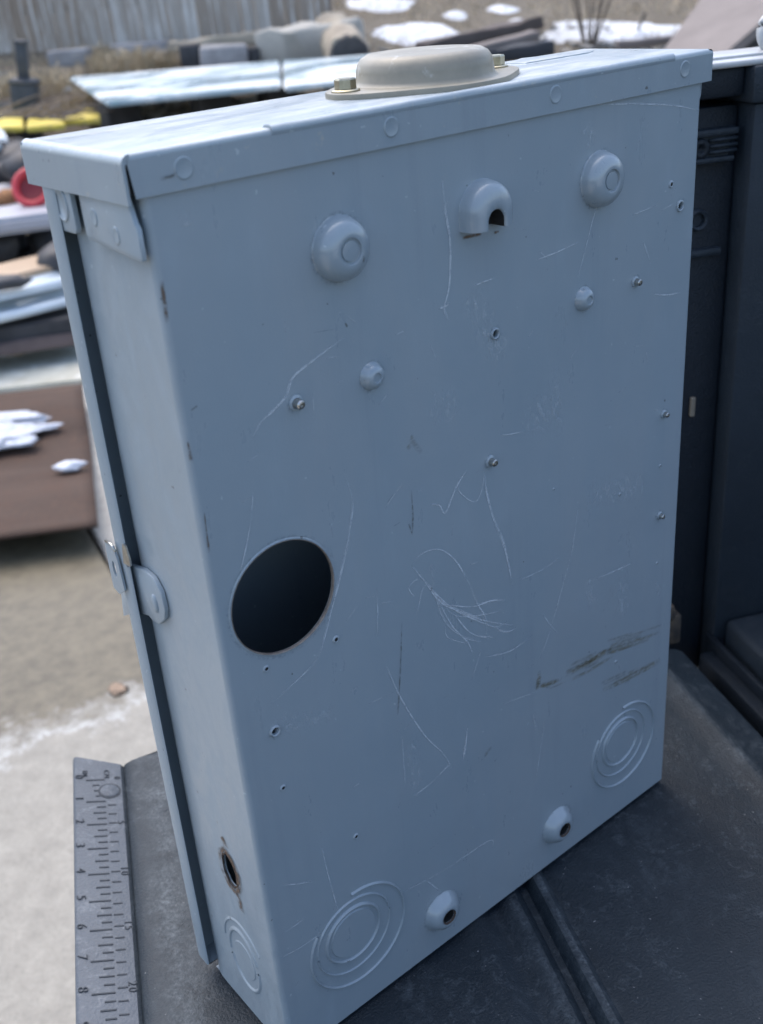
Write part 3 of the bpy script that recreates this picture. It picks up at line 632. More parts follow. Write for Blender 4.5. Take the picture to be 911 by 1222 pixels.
for w, p in ((.020, [(512, 487), (545, 483)]), (.010, [(702, 690), (708, 725)]), (.018, [(738, 690), (745, 735)]), (.005, [(782, 690), (788, 712)]), (.006, [(636, 1098), (640, 1112)]), (.004, [(637, 850), (640, 872)]), (.010, [(660, 440), (668, 520)]),
             (.03, [(650, 470), (640, 520)]), (.012, [(320, 870), (400, 850)]), (.012, [(490, 880), (500, 940)]), (.02, [(700, 590), (770, 580)]), (.006, [(219, 254), (224, 270)]), (.018, [(560, 350), (600, 430)]), (.010, [(700, 150), (706, 175)])):
    ribbon(bm, smoothpts(px_back(p, -.00036), 3), w, NB)
link('white_scuffs', bm, M_scuff, enc, smooth=None, kind='stuff')
bm = new()
q0 = random.Random(31)
for w, p, n in ((.012, [(640, 824), (656, 820), (674, 812)], 9), (.006, [(645, 796), (644, 812), (642, 828)], 5), (.013, [(676, 804), (705, 790), (737, 770)], 12), (.012, [(725, 774), (755, 764), (790, 752)], 8), (.012, [(718, 824), (750, 808), (788, 788)], 9), (.005, [(575, 905), (590, 890)], 3), (.006, [(485, 520), (500, 540)], 3)):
    for k in range(n):
        o1 = Vector((q0.uniform(-.002, .002), 0, q0.gauss(0, w * .28))); t0, t1 = sorted((q0.uniform(-.1, .6), q0.uniform(.4, 1.1))); P = smoothpts(px_back(p, -.00040 - .00001 * k), 6); m = len(P) - 1
        P = P[max(0, int(t0 * m)):max(2, int(t1 * m) + 1)]
        if len(P) > 1: ribbon(bm, [v + o1 for v in P], q0.uniform(.0015, .0045), NB)
link('brown_stains', bm, M_stain, enc, smooth=None, kind='stuff')
bm = new()
NS = Vector((-1, 0, 0))
for w, p in ((.006, [(264, 998), (268, 1006), (270, 1012)]), (.006, [(283, 1066), (286, 1075), (289, 1088)])):
    ribbon(bm, smoothpts([on_x(x, y, -.0003) for x, y in p], 4), w, NS)
for w, p in ((.0022, [(190, 335), (197, 385)]), (.0016, [(221, 527), (226, 550)]), (.0009, [(241, 612), (247, 660)])):
    ribbon(bm, smoothpts([on_y(x + 3, y, -.00028) for x, y in p], 4), w, NB)
for w, p in ((.002, [(552, 284), (575, 279)]), (.0015, [(590, 278), (596, 276)])): ribbon(bm, smoothpts(px_back(p, -.0003), 4), w, NB)
link('rust_bleeds', bm, M_rustd, enc, smooth=None, kind='stuff')
bm = new(); P = [Vector((-.0002, y, z)) for y, z in RH]; P.append(P[0].copy())
for q_, p_ in ((.0012, .00045), (.0002, .0003)): pass
ra = [bm.verts.new(p + Vector((-.0004, 0, 0))) for p in P[:-1]]; rb = [bm.verts.new(Vector((-.0001, .0345 + (p.y - .0345) * (1.16 + .06 * mnoise.noise(p * 900)), .12 + (p.z - .12) * (1.10 + .05 * mnoise.noise(p * 800))))) for p in P[:-1]]; rc = [bm.verts.new(p + Vector((.0010, 0, 0))) for p in P[:-1]]
for i in range(30):
    j = (i + 1) % 30; bm.faces.new((ra[i], ra[j], rb[j], rb[i])); bm.faces.new((ra[i], ra[j], rc[j], rc[i]))
link('rusty_hole_edge', bm, M_rust, enc, True)
bm = new(); pts = [Vector((-.00055, .0345 + (y - .0345) * 1.35, .12 + (z - .12) * 1.25)) for y, z in RH]; ribbon(bm, pts + [pts[0]], .0050, NS); link('rust_halo', bm, M_rustd, enc, smooth=None, kind='stuff')

M_grime = decal('fitting_grime', (.12, .13, .135, 1), 420, .46, .72, strength=.38)
bm = new()
for x, z, r in ((.0857, .4412, .0145), (.2512, .4415, .0145), (.0972, .3812, .0070), (.2402, .3825, .0070), (.116, .03, .0142), (.2193, .0312, .0142), (.0551, .3812, .0042), (.1692, .3137, .0040), (.2823, .3820, .0036), (.3131, .2946, .0032), (.3137, .2259, .0032), (.1752, .3806, .0036), (.3188, .4158, .0038), (.0208, .2226, .0038), (.0360, .2912, .0302)):
    P = [Vector((x + r * math.cos(a), -.0004, z + r * math.sin(a))) for a in [PI * 2 * i / 28 for i in range(29)]]; ribbon(bm, P, .0026 if r > .01 else .0018, NB)
link('fitting_grime', bm, M_grime, enc, smooth=None, kind='stuff')

# ------------------------------------------------------------------ the pickup truck (local x = towards its front, local y = across)
trk = thing('pickup_truck', 'pickup truck with open black lined tailgate carrying the grey blue box', 'truck', (0, 0, 0), R_(-24.335))
Y0, Y1 = -1.16, .300
prof = [(-.117, -.076), (-.1195, -.070), (-.1195, .0010), (-.1180, .0034), (-.1160, .0042), (-.0830, -.0042), (-.0812, -.0062), (-.0797, -.0040), (-.0740, -.0016), (-.0660, -.0004), (-.0560, -.0004), (-.0400, -.0010),
        (.100, -.0030), (.118, -.0028), (.126, -.0006), (.134, -.0006), (.142, -.0062), (.150, -.0066), (.156, -.0020), (.163, -.0020), (.169, -.0085), (.1735, -.0085), (.1785, -.0002), (.1835, -.0002), (.1880, -.0048), (.194, -.0036),
        (.250, -.0034), (.262, -.0030), (.350, -.0036), (.361, -.0034), (.3670, .0003), (.3730, .0003), (.3780, -.0040), (.3960, -.0060), (.4030, -.0100), (.4040, -.070), (.400, -.076)]
NY = 60; bm = new(); rows = []
for j in range(NY + 1):
    y = Y0 + (Y1 - Y0) * j / NY; row = []
    for x, z in prof:
        yy = y
        if j == NY: yy += .012 * max(0, min(1, (-x - .083) / .034)) if x < -.05 else .008 * max(0, min(1, (x + .08) / .05)); yy -= .020 * max(0, min(1, (x - .25) / .15))
        row.append(bm.verts.new((x, yy, z + (.0007 * mnoise.noise(Vector((x * 20, y * 9, 0))) if .19 < x < .36 else 0))))
    rows.append(row)
for a, b in zip(rows, rows[1:]):
    for i in range(len(prof)): bm.faces.new((a[i], a[(i + 1) % len(prof)], b[(i + 1) % len(prof)], b[i]))
bm.faces.new(rows[0]); bm.faces.new(rows[-1][::-1])
gate = auto(link('tailgate', bm, M_gate, trk), 45)
def rz_(x): return .0046 + (x + .116) * (-.0084 / .033)     # height of the sloping ruler strip
bm = new(); st = [(-.1192, .0022), (-.1178, .0042)] + [(-.1160, rz_(-.116) + .0002), (-.0835, rz_(-.0835) + .0004), (-.0829, rz_(-.0829) - .001)]
rw = []
for j in range(41):
    y = Y0 + .01 + (Y1 - Y0 - .01) * j / 40; e = j == 40
    rw.append([bm.verts.new((x, y + (.0118 * max(0, min(1, (-x - .083) / .034)) if e else 0), z)) for x, z in st])
for a, b in zip(rw, rw[1:]):
    for i in range(len(st) - 1): bm.faces.new((a[i], a[i + 1], b[i + 1], b[i]))
bm.faces.new(rw[-1]) 
auto(link('ruler_strip', bm, M_ruler, gate), 50)
U0 = .2818
sl_ = math.atan(.0084 / .033)
def tick(bm, y, x0, x1, w=.0010):
    z0, z1 = rz_(x0) + .0008, rz_(x1) + .0008
    a = [bm.verts.new(c) for c in ((x0, y - w / 2, z0), (x1, y - w / 2, z1), (x1, y + w / 2, z1), (x0, y + w / 2, z0))]
    b = [bm.verts.new(c.co - Vector((0, 0, .001))) for c in a]
    bm.faces.new(a)
    for i in range(4): bm.faces.new((a[i], b[i], b[(i + 1) % 4], a[(i + 1) % 4]))
bm = new()
for q in range(0, 48 * 4 + 1):
    y = U0 - q * .0254 / 4
    if y < -1.1: break
    if q in (1, 2, 3): L = {1: .0050, 2: .0040, 3: .0030}[q]
    else: L = .0138 if q % 4 == 0 else (.0090 if q % 2 == 0 else .0064)
    x1 = -.0957 - (.004 if q in (1, 2, 3) else 0)
    tick(bm, y, x1 - L, x1)
o = link('inch_ticks', bm, M_groove, gate); o['kind'] = 'stuff'
bm = new()
for n in range(3, 138):
    y = U0 - n * .01
    if y < -1.1: break
    tick(bm, y, -.0943, -.0884, .0009)
o = link('centimetre_ticks', bm, M_groove, gate); o['kind'] = 'stuff'
def numeral(txt, y, xb, size, name='numeral'):
    cu = bpy.data.curves.new(name, 'FONT'); cu.body = txt; cu.size = size; cu.align_x = 'CENTER'; cu.extrude = .0003; cu.offset = -.00008; cu.space_character = 1.25
    cu.materials.append(M_groove); t = bpy.data.objects.new(name, cu); COL.objects.link(t)
    dg = bpy.context.evaluated_depsgraph_get(); me = bpy.data.meshes.new_from_object(t.evaluated_get(dg)); bpy.data.objects.remove(t)
    o = bpy.data.objects.new(name, me); COL.objects.link(o); o.parent = gate
    c, s = math.cos(sl_), math.sin(sl_)
    o.matrix_local = frame((xb, y, rz_(xb) + .0007), (0, -1, 0), (c, 0, -s), (s, 0, c)); return o
for n in range(0, 54): numeral(str(n), U0 - n * .0254 + .0042, -.1172, .0090)
for n in range(5, 136, 5): numeral(str(n), U0 - n * .01, -.0880, .0076)
numeral('0', U0 + .0015, -.0886, .0066); numeral('IN', U0 + .008, -.1120, .0060, 'lettering'); numeral('CM', U0 + .0065, -.0960, .0060, 'lettering')
bm = new(); M = frame((-.0925, .2680, rz_(-.0925) + .0006), (math.cos(sl_), 0, -math.sin(sl_)), (0, 1, 0), (math.sin(sl_), 0, math.cos(sl_)))
lathe(bm, [(.0086, -.001), (.0085, .0002), (.0074, .0002), (.0072, -.001)], M, 36); link('round_groove', bm, M_groove, gate)
bm = new(); lathe(bm, [(.0071, -.001), (.0071, .0004), (.0064, .0008), (0, .0008)], M, 36); auto(link('round_plug', bm, M_ruler, gate), 40)
bm = new(); lathe(bm, [(.0022, .0), (.0018, .0004), (0, .0004)], frame((-.0535, .232, -.0006), (1, 0, 0), (0, 1, 0), (0, 0, 1)), 14); link('drain_dimple', bm, M_groove, gate)
# bed side, post, rail
PY = .318
bm = new(); box(bm, .4405, 2.05, .300, .3765, -.06, .4392, .004, 2)
for i in range(12): box(bm, .62 + i * .12, .66 + i * .12, .2965, .304, .03, .43, .003, 1)
wall = auto(link('bed_side_liner', bm, M_liner, trk), 40)
bm = new(); lathe(bm, [(.009, .0), (.007, -.0005), (0, -.0005)], frame((.4950, .2993, .092), (1, 0, 0), (0, 0, 1), (0, -1, 0)), 20, .8, 1.1); link('liner_hole', bm, M_hole, wall)
bm = new(); prof2 = [(.445, .28), (.4385, .30), (.4360, .36), (.4360, .20), (.4400, .10)]
bm.free()
bm = new(); box(bm, .3800, .4400, PY, .376, -.200, .4380, .004, 2); post = auto(link('tail_post', bm, M_post, trk), 40)
bm = new(); box(bm, .4135, .4175, .3150, .3181, .200, .2165, .0005, 1); link('tan_sticker', bm, M_tan, post)
# latch plate with three ribs
bm = new(); box(bm, .3900, .4330, .3080, .3190, .4000, .4040, .0015, 2); box(bm, .3900, .4350, .3080, .3190, .4185, .4235, .0015, 2); box(bm, .3900, .4300, .3120, .3185, .4010, .4200, .001, 1)
lt = auto(link('latch_bracket', bm, M_liner, post), 40)
for zz in (.4070, .4112, .4154): 
    bm = new(); tube(bm, [Vector((.4130, .3115, zz)), Vector((.4190, .3090, zz + .0004)), Vector((.4340, .3090, zz + .0006))], .0013, 8); link('rib', bm, M_liner, lt, True)
bm = new(); lathe(bm, [(.0075, 0), (.0072, .002), (.0055, .003), (.003, .003), (.0025, .001), (0, .001)], frame((.4060, .3120, .4105), (1, 0, 0), (0, 0, 1), (0, -1, 0)), 24); link('latch_bolt', bm, M_post, lt, True)
bm = new(); lathe(bm, [(.0080, .0), (.0082, .004), (.0068, .006), (.0050, .005), (.0048, .002), (0, .002)], frame((.4095, PY, .3590), (1, 0, 0), (0, 0, 1), (0, -1, 0)), 26); auto(link('striker_ring', bm, M_liner, post), 50)
bm = new(); box(bm, .392, .430, .3120, .3190, .331, .337, .002, 2); auto(link('post_rib', bm, M_liner, post), 40)
bm = new(); box(bm, .386, .402, .300, .3170, .0150, .0300, .003, 2); box(bm, .398, .410, .302, .3170, -.012, .0180, .003, 2); auto(link('hinge_bracket', bm, blotch('rusty_bracket', (.10, .075, .05, 1), (.03, .027, .025, 1), 60, rough=.8), post), 40)
# rail cap over the bed side
bm = new(); box(bm, .4360, 2.05, .2960, .3740, .4390, .4642, .003, 2); rail = auto(link('bed_rail', bm, M_liner, trk), 40)
bm = new(); box(bm, .3780, .4355, .3060, .3740, .4440, .4640, .003, 2); auto(link('rail_end', bm, M_post, rail), 40)
bm = new(); box(bm, .3700, 2.05, .3000, .3760, .4640, .4684, .0018, 3); auto(link('rail_cap', bm, M_white, rail), 40)
bm = new(); prism(bm, rrect(.398, .600, .316, .356, .010, 5), TOP(0, 0, .4683), .0018, .001); auto(link('cap_plate', bm, M_white, rail), 40)
bm = new(); tube(bm, [Vector((.476 + .013 * math.cos(a), .334 + .004 * math.sin(a), .480 + .013 * math.sin(a))) for a in [PI * 2 * i / 24 - .3 for i in range(25)]], .0036, 10); link('tie_down_ring', bm, M_white, rail, True)
bm = new(); box(bm, .30, 2.05, .377, .44, -.42, .4580, .02, 3); auto(link('bed_side_panel', bm, M_white, trk), 40)
bm = new(); box(bm, .4500, 2.05, -1.16, .2995, -.060, .0060, .006, 3)
for i in range(9): box(bm, .56, 2.04, -1.05 + i * .15, -.99 + i * .15, .004, .0130, .004, 2)
auto(link('bed_floor', bm, M_liner, trk), 40)
bm = new(); box(bm, .340, .452, -1.16, .3160, -.26, -.110, .006, 2); auto(link('rear_sill', bm, M_post, trk), 40)
bm = new(); box(bm, .4260, .4495, -1.10, .2995, -.050, -.0240, .004, 2); box(bm, .4380, .4440, -1.10, .310, -.044, -.012, .002, 2); auto(link('sill_seal', bm, M_post, trk), 40)
bm = new(); box(bm, 2.0, 2.05, -1.16, .30, .006, .46, .01, 2); auto(link('bed_front_wall', bm, M_liner, trk), 40)
bm = new(); box(bm, .30, 2.05, -1.30, -1.20, -.42, .4685, .02, 2); auto(link('bed_side_panel', bm, M_white, trk), 40)
bm = new(); box(bm, .20, .34, -1.28, .42, -.42, -.25, .03, 3); auto(link('rear_bumper', bm, M_steel, trk), 40)
for yy in (.20, -1.05):
    bm = new(); Mw = frame((1.25, yy, -.50), (1, 0, 0), (0, 0, 1), (0, -1, 0))
    lathe(bm, [(.20, -.10), (.33, -.12), (.365, -.09), (.365, .09), (.33, .12), (.20, .10)], Mw, 40); w = auto(link('wheel', bm, M_rubber, trk), 40)
    bm = new(); lathe(bm, [(.205, .09), (.19, .06), (.06, .07), (0, .07)], Mw, 30); lathe(bm, [(.205, -.09), (.19, -.06), (.06, -.07), (0, -.07)], Mw, 30); link('rim', bm, M_steel, w, True)
bm = new(); box(bm, .7, 2.05, -.62, -.20, -.45, -.07, .02, 1); link('axle_and_frame', bm, M_post, trk)

# ------------------------------------------------------------------ the yard behind, left side, near to far
# bent rusty plate on the driveway
pa = [on_z(-80, 662, -.80), on_z(119, 636, -.80), on_z(100, 466, -.80), on_z(-80, 488, -.80)]
bm = new(); g = []; NU, NV = 12, 24
for j in range(NV + 1):
    t = j / NV; h = .022 * (abs(2 * t - 1) ** 2) - .034 * math.exp(-((t - .54) / .15) ** 2) + .008 * mnoise.noise(Vector((t * 5, 1, 2)))
    g.append([bm.verts.new((pa[0].lerp(pa[1], i / NU)).lerp(pa[3].lerp(pa[2], i / NU), t) + Vector((0, 0, h - .004))) for i in range(NU + 1)])
for a, b in zip(g, g[1:]):
    for i in range(NU): bm.faces.new((a[i], a[i + 1], b[i + 1], b[i]))
o = link('rusty_plate', bm, M_plate, smooth=True); md = o.modifiers.new('thick', 'SOLIDIFY'); md.thickness = .010; md.offset = -1
tag(o, 'brown rusty bent steel plate lying on the driveway, snow on top', 'steel plate')
def lumps(name, label, cat, items, m, group=None, sub=3, amp=.25):
    bm = new()
    for k, (c, sx, sy, sz, rz) in enumerate(items): lump(bm, c, sx, sy, sz, k + len(name), sub, amp, rz=rz)
    return tag(link(name, bm, m, smooth=True), label, cat, group)
def plate_at(px, py, dz=0): p = on_z(px, py, -.79 + dz); return p
lumps('snow_clump', 'long bluish white snow clump lying on the rusty plate', 'snow', [(plate_at(-6, 503), .19, .06, .016, -.62), (plate_at(-14, 517), .19, .07, .014, -.6), (plate_at(-34, 532), .19, .06, .014, -.55), (plate_at(-50, 520), .2, .12, .02, -.6)], M_snow, None, 4, .55)
bm = new(); lump(bm, plate_at(83, 556, .008), .046, .028, .014, 2, 3, .45, rz=-.5)
tag(link('snow_chunk', bm, M_snow, smooth=True), 'small white snow chunk low on the rusty plate', 'snow')
def slabpx(name, label, cat, pts, z, thick, m, group=None, bev=.008, zs=None):
    zs = zs or [z] * len(pts)
    o = slab(name, [on_z(x, y, q) for (x, y), q in zip(pts, zs)], z, thick, m, None, bev); return tag(o, label, cat, group) if cat else o
slabpx('mossy_board', 'pale greenish stained board lying behind the rusty plate', 'board', [(-80, 474), (110, 452), (108, 400), (70, 408), (20, 424), (-80, 424)], -.84, .05, M_board)
slabpx('weathered_plank', 'plum brown weathered plank lying below the white siding stack', 'plank', [(-80, 424), (104, 396), (102, 379), (-80, 402)], -.72, .05, M_purp)
slabpx('wood_block', 'dark block carrying the stack of white siding', 'block', [(-80, 402), (100, 378), (98, 356), (-80, 380)], -.66, .12, M_black)
sg_ = 'white siding panels in the stack'
for k, (pts, z, lab) in enumerate((([(-80, 396), (98, 353), (92, 328), (-80, 362)], -.60, 'lower of the two pale blue white siding panels in the stack'), ([(-80, 369), (95, 330), (90, 303), (-80, 338)], -.53, 'upper of the two pale blue white siding panels in the stack'))):
    L = [on_z(x, y, z) for x, y in pts]; bm = new()
    pr = [(0, -.03), (0, 0), (.18, .002), (.22, -.022), (.30, -.022), (.34, .004), (.80, .004), (.84, -.02), (.95, -.02), (1, 0), (1, -.03)]
    ra = [bm.verts.new(L[0].lerp(L[3], p) + Vector((0, 0, q))) for p, q in pr]; rb = [bm.verts.new(L[1].lerp(L[2], p) + Vector((0, 0, q))) for p, q in pr]
    for i in range(len(pr) - 1): bm.faces.new((ra[i], ra[i + 1], rb[i + 1], rb[i]))
    o = auto(link('siding_panel', bm, M_sid), 60); md = o.modifiers.new('thick', 'SOLIDIFY'); md.thickness = .006; md.offset = -1; tag(o, lab, 'siding', sg_)
slabpx('tan_plank', 'tan wooden plank lying on top of the white siding stack', 'plank', [(-80, 352), (92, 310), (88, 293), (-80, 334)], -.50, .03, M_tanw)
bm = new(); lump(bm, on_z(2, 338, -.49), .12, .05, .03, 5, 2, .4, rz=-.5); tag(link('dark_rag', bm, M_blackg, smooth=True), 'small dark grey lump on the siding stack beside the tan plank', 'rag')
# black heap under and over the grey sheet
rr = random.Random(11); gq = 'dark scrap lumps in the black heap'
for i in range(34):
    low = i < 18; px = rr.uniform(-70, 75); py = rr.uniform(300, 345) if low else rr.uniform(205, 240)
    z = rr.uniform(-.66, -.50) if low else rr.uniform(-.42, -.25); c = on_z(px, py - (30 if low else 26), z)
    s = rr.uniform(.07, .14); bm = new(); lump(bm, c, s * 1.2, s, s * .85, i, 2, .45, 1.3, rr.uniform(0, 3))
    tag(link('scrap_lump', bm, M_black if rr.random() < .7 else M_blackg, smooth=True), 'rounded dark lump in the black scrap heap around the grey sheet', 'scrap', gq)
slabpx('grey_sheet', 'lilac grey flat sheet with rolled edge lying on the black heap', 'sheet', [(-80, 272), (78, 252), (72, 212), (-80, 226)], -.34, .075, M_greyp, bev=.02)
rt = thing('red_ring', 'red plastic ring with dark centre on the grey sheet', 'ring', on_z(43, 243, -.335))
bm = new(); tl = AZ.copy(); e1 = AX.copy(); e2 = (AY * -1); cc = Vector((0, 0, .075))
Mr = frame(cc, e1, e2, -tl); lathe(bm, [(.062, -.02), (.085, -.02), (.098, .0), (.092, .018), (.075, .022), (.062, .010), (.062, -.02)], Mr, 40); auto(link('rim', bm, M_red, rt), 60)
bm = new(); lathe(bm, [(.063, -.012), (.03, -.02), (0, -.02)], Mr, 30); link('hub', bm, M_redd, rt, True)
bm = new(); tube(bm, [cc + e2 * .09, cc + e2 * .17 + e1 * .03, cc + e2 * .19 + e1 * .10], [.03, .034, .03], 12); link('handle', bm, M_red, rt, True)
bm = new(); lump(bm, on_z(7, 240, -.33), .10, .06, .05, 8, 2, .35); tag(link('rusty_lump', bm, M_orange, smooth=True), 'rusty orange brown lump lying on the grey sheet', 'scrap')
slabpx('plastic_sheet', 'white plastic sheet corner poking in above the black heap', 'panel', [(-80, 176), (-4, 170), (9, 163), (3, 152), (-80, 150)], -.20, .06, M_sid, bev=.015)
# yellow boards and the twigs over them
gy = 'yellow boards lying in a row'
for pts, lab in (([(-60, 155), (28, 151), (27, 135), (-60, 137)], 'leftmost yellow board below the black iron post'), ([(31, 152), (78, 148), (73, 140), (33, 141)], 'middle yellow board, half covered by grey twigs'), ([(70, 144), (125, 141), (112, 129), (70, 132)], 'rightmost yellow board, beside the white sheet')):
    slabpx('yellow_board', lab, 'board', pts, -.21, .035, M_yel, gy)
bm = new()
for i in range(60):
    a = on_z(rr.uniform(-10, 75), rr.uniform(118, 142), -.19 + rr.uniform(0, .06)); d = GR * rr.uniform(.1, .4) + GF * rr.uniform(-.2, .2) + Vector((0, 0, rr.uniform(-.08, .10)))
    tube(bm, [a, a + d * .5 + Vector((0, 0, rr.uniform(-.02, .03))), a + d], [.008, .006, .003], 5)
o = link('twig_pile', bm, M_twig); tag(o, 'tangle of thin grey twigs lying over the yellow boards', 'twigs')
# black iron post on its block
b0 = on_z(31, 117, -.10)
ip = thing('iron_post', 'blue black iron post rising from a squat iron block', 'post', b0, math.atan2(GR.y, GR.x)); ip.rotation_euler[1] = .13
bm = new(); box(bm, -.085, .085, -.08, .08, -.30, .130, .012, 2); box(bm, -.095, .095, -.088, .088, .095, .118, .006, 1); auto(link('block', bm, M_iron, ip), 40)
bm = new(); box(bm, -.036, .036, -.035, .035, .125, .36, .008, 2); auto(link('column', bm, M_iron, ip), 40)
bm = new(); box(bm, -.042, .042, -.041, .041, .35, .375, .006, 2); auto(link('cap', bm, M_iron, ip), 40)
# white sheets lying raised, wet on top
gs = 'white wet sheets'
slabpx('white_sheet', 'white wet sheet with a blue puddle, its near corner cut slanting', 'sheet', [(127, 122), (336, 101), (334, 72), (83, 92)], -.05, .030, M_sheet, gs, bev=.012)
slabpx('white_sheet', 'white wet sheet streaked with teal, beside the big log', 'sheet', [(339, 104), (470, 90), (455, 64), (337, 72)], -.046, .030, M_sheet, gs, bev=.012)
for k, (x, y) in enumerate(((140, 116), (250, 108), (330, 98), (440, 92))):
    p = on_z(x, y, -.09); bm = new(); z0 = terrain_z(p.x, p.y) - .05; box(bm, -.12, .12, -.07, .07, z0, -.083, .01, 1, Matrix.Translation((p.x, p.y, 0)))
    tag(link('support_block', bm, M_black), 'dark block under the raised white wet sheets', 'block', 'blocks under the white sheets')
# stones, timber and log along the foot of the fence
def stone(px, py, w, h, m, label, name='stone_block', cat='stone', dz=0, dd=.12):
    p = on_ground(px, py); bm = new(); Mx = frame((p.x, p.y, p.z + dz), GR, GF, (0, 0, 1))
    box(bm, -w / 2, w / 2, -dd, dd, -.10, h, min(w, h) * .14, 2, Mx)
    for v in bm.verts: v.co += Vector((mnoise.noise(v.co * 6), mnoise.noise(v.co * 6 + Vector((5, 0, 0))), mnoise.noise(v.co * 6 + Vector((0, 7, 0))))) * .02
    return tag(auto(link(name, bm, m), 50), label, cat)
stone(270, 86, .40, .21, M_stone, 'squat grey stone block between two dark gaps under the timber')
stone(85, 76, .34, .12, M_stone, 'flat grey stone among the straw at the fence foot')
stone(168, 62, .5, .08, M_stone, 'long low grey stone in the grass below the fence')
stone(231, 86, .15, .22, M_black, 'narrow dark filler painted as the shaded gap left of the grey stone', 'gap_shade', 'block')  # black shapes stand in for the shade of the gaps beside the stone
stone(306, 82, .10, .17, M_black, 'small dark filler painted as the shaded gap right of the grey stone', 'gap_shade', 'block')
def beam(name, label, cat, a, b, hw, hh, m, bev=.015, group=None):
    bm = new(); t = (b - a); L = t.length; t = t / L; n = Vector((0, 0, 1)).cross(t).normalized(); u = t.cross(n)
    box(bm, 0, L, -hw, hw, -hh, hh, bev, 2, frame(a, t, n, u))
    bmesh.ops.subdivide_edges(bm, edges=[e for e in bm.edges if e.calc_length() > .25], cuts=12, use_grid_fill=True)
    for v in bm.verts: v.co += Vector((mnoise.noise(v.co * 5), mnoise.noise(v.co * 5 + Vector((5, 0, 0))), mnoise.noise(v.co * 5 + Vector((0, 7, 0))))) * min(hw, hh) * .5
    return tag(auto(link(name, bm, m), 40), label, cat, group)
def cam_pt(px, py, d): return EYE + ray(px, py) * d
beam('timber', 'long pale brown timber lying at the foot of the fence', 'timber', cam_pt(205, 58, 9.25), cam_pt(330, 44, 9.2), .07, .055, M_timber)
beam('kerb_stone', 'long pale stone kerb below the fence, ending at the log', 'kerb', cam_pt(312, 57, 8.9), cam_pt(432, 44, 8.75), .14, .125, M_kerb, .03)
lg = thing('log', 'short pale barked log with its dark end facing forward', 'log', cam_pt(418, 68, 8.1))
p0 = Vector((0, 0, 0)); p1 = cam_pt(398, 38, 9.1) - cam_pt(418, 68, 8.1)
bm = new(); p0n = Vector((.0, .0, 0)); tube(bm, [p0n.lerp(p1, t) for t in [i / 12 for i in range(13)]], [.155 + .012 * math.sin(i * 1.7) for i in range(13)], 28)
for v in bm.verts: v.co += Vector((mnoise.noise(v.co * 9), mnoise.noise(v.co * 9 + Vector((5, 0, 0))), mnoise.noise(v.co * 9 + Vector((0, 7, 0))))) * .035
bmesh.ops.triangulate(bm, faces=[f for f in bm.faces if len(f.verts) > 4]); auto(link('trunk', bm, M_log, lg), 50)
bm = new(); tube(bm, [p0n - p1.normalized() * .02, p0n + p1.normalized() * .04], [.145, .158], 20); auto(link('cut_end', bm, M_logd, lg), 50)
# fence
F0, F1 = on_ground(-60, 66), on_ground(397, 40)
F0.z = F1.z = 0; fd = (F1 - F0); FL = fd.length; fd /= FL; fn = Vector((-fd.y, fd.x, 0))
fz = min(terrain_z(*(F0.xy)), terrain_z(*(F1.xy)))
fen = thing('plank_fence', 'tall weathered grey fence of upright wooden planks at the yard edge', 'fence', (F0.x, F0.y, 0), math.atan2(fd.y, fd.x))
pw = .135; n = int((FL + 7.5) / pw); protos = []
for k in range(4):
    bm = new(); box(bm, 0, pw - .008, 0, .018, 0, 1.85, .003, 1)
    me = bpy.data.meshes.new('plank'); bm.to_mesh(me); bm.free(); me.materials.append(M_fence); protos.append(me)
for i in range(n):
    o = bpy.data.objects.new('plank', protos[i % 4]); COL.objects.link(o); o.parent = fen
    x = FL - (i + 1) * pw; P = F0 + fd * x; o.location = (x, rr.uniform(-.006, .006), terrain_z(P.x, P.y) - .03 + rr.uniform(0, .05)); o.rotation_euler = (rr.uniform(-.01, .01), R_(-2) + rr.uniform(-.02, .02), 0)
for zz in (.35, 1.4):
    bm = new(); box(bm, FL - n * pw, FL, .026, .064, fz + zz, fz + zz + .09, .004, 1); link('rail', bm, M_fence, fen)
for i in range(7):
    x = FL - .05 - i * 1.6; bm = new(); box(bm, x - .05, x + .05, .066, .166, fz - .4, fz + 1.9, .006, 1); link('fence_post', bm, M_fence, fen)
# straw tufts
def tuft(px, py, w, h, nb, label, group, seed, m=None):
    q = random.Random(seed); p = on_ground(px, py); bm = new()
    for i in range(nb):
        a = q.uniform(0, 2 * PI); r = w * math.sqrt(q.random()); b = p + Vector((r * math.cos(a), r * math.sin(a), 0)); b.z = terrain_z(b.x, b.y) - .02
        l = Vector((q.gauss(0, .5) + math.cos(a) * .5, q.gauss(0, .5) + math.sin(a) * .5, 0)) * h * .7; hh = h * q.uniform(.5, 1.1); s = Vector((-l.y, l.x, 0)).normalized() * q.uniform(.003, .007)
        m1 = b + l * .45 + Vector((0, 0, hh * .75)); e = b + l + Vector((0, 0, hh * q.uniform(.6, 1)))
        v = [bm.verts.new(c) for c in (b - s, b + s, m1 + s * .8, m1 - s * .8, e)]; bm.faces.new(v[:4]); bm.faces.new((v[3], v[2], v[4]))
    return tag(link('grass_tuft', bm, m or M_straw, smooth=None), label, 'dry grass', group)
gt = 'dry grass tufts below the fence'
tuft(152, 88, .28, .24, 420, 'largest straw coloured grass tuft, behind the white sheet', gt, 1)
tuft(60, 112, .22, .20, 300, 'straw grass tuft right of the black iron post', gt, 2)
tuft(105, 72, .25, .14, 260, 'low straw tuft left of the largest grass tuft', gt, 3)
tuft(205, 80, .20, .18, 240, 'straw tuft close to the narrow dark gap', gt, 4)
tuft(8, 112, .24, .17, 280, 'straw grass tuft left of the black iron post', gt, 5)
tuft(375, 68, .20, .12, 220, 'short straw tuft below the pale kerb', gt, 6)
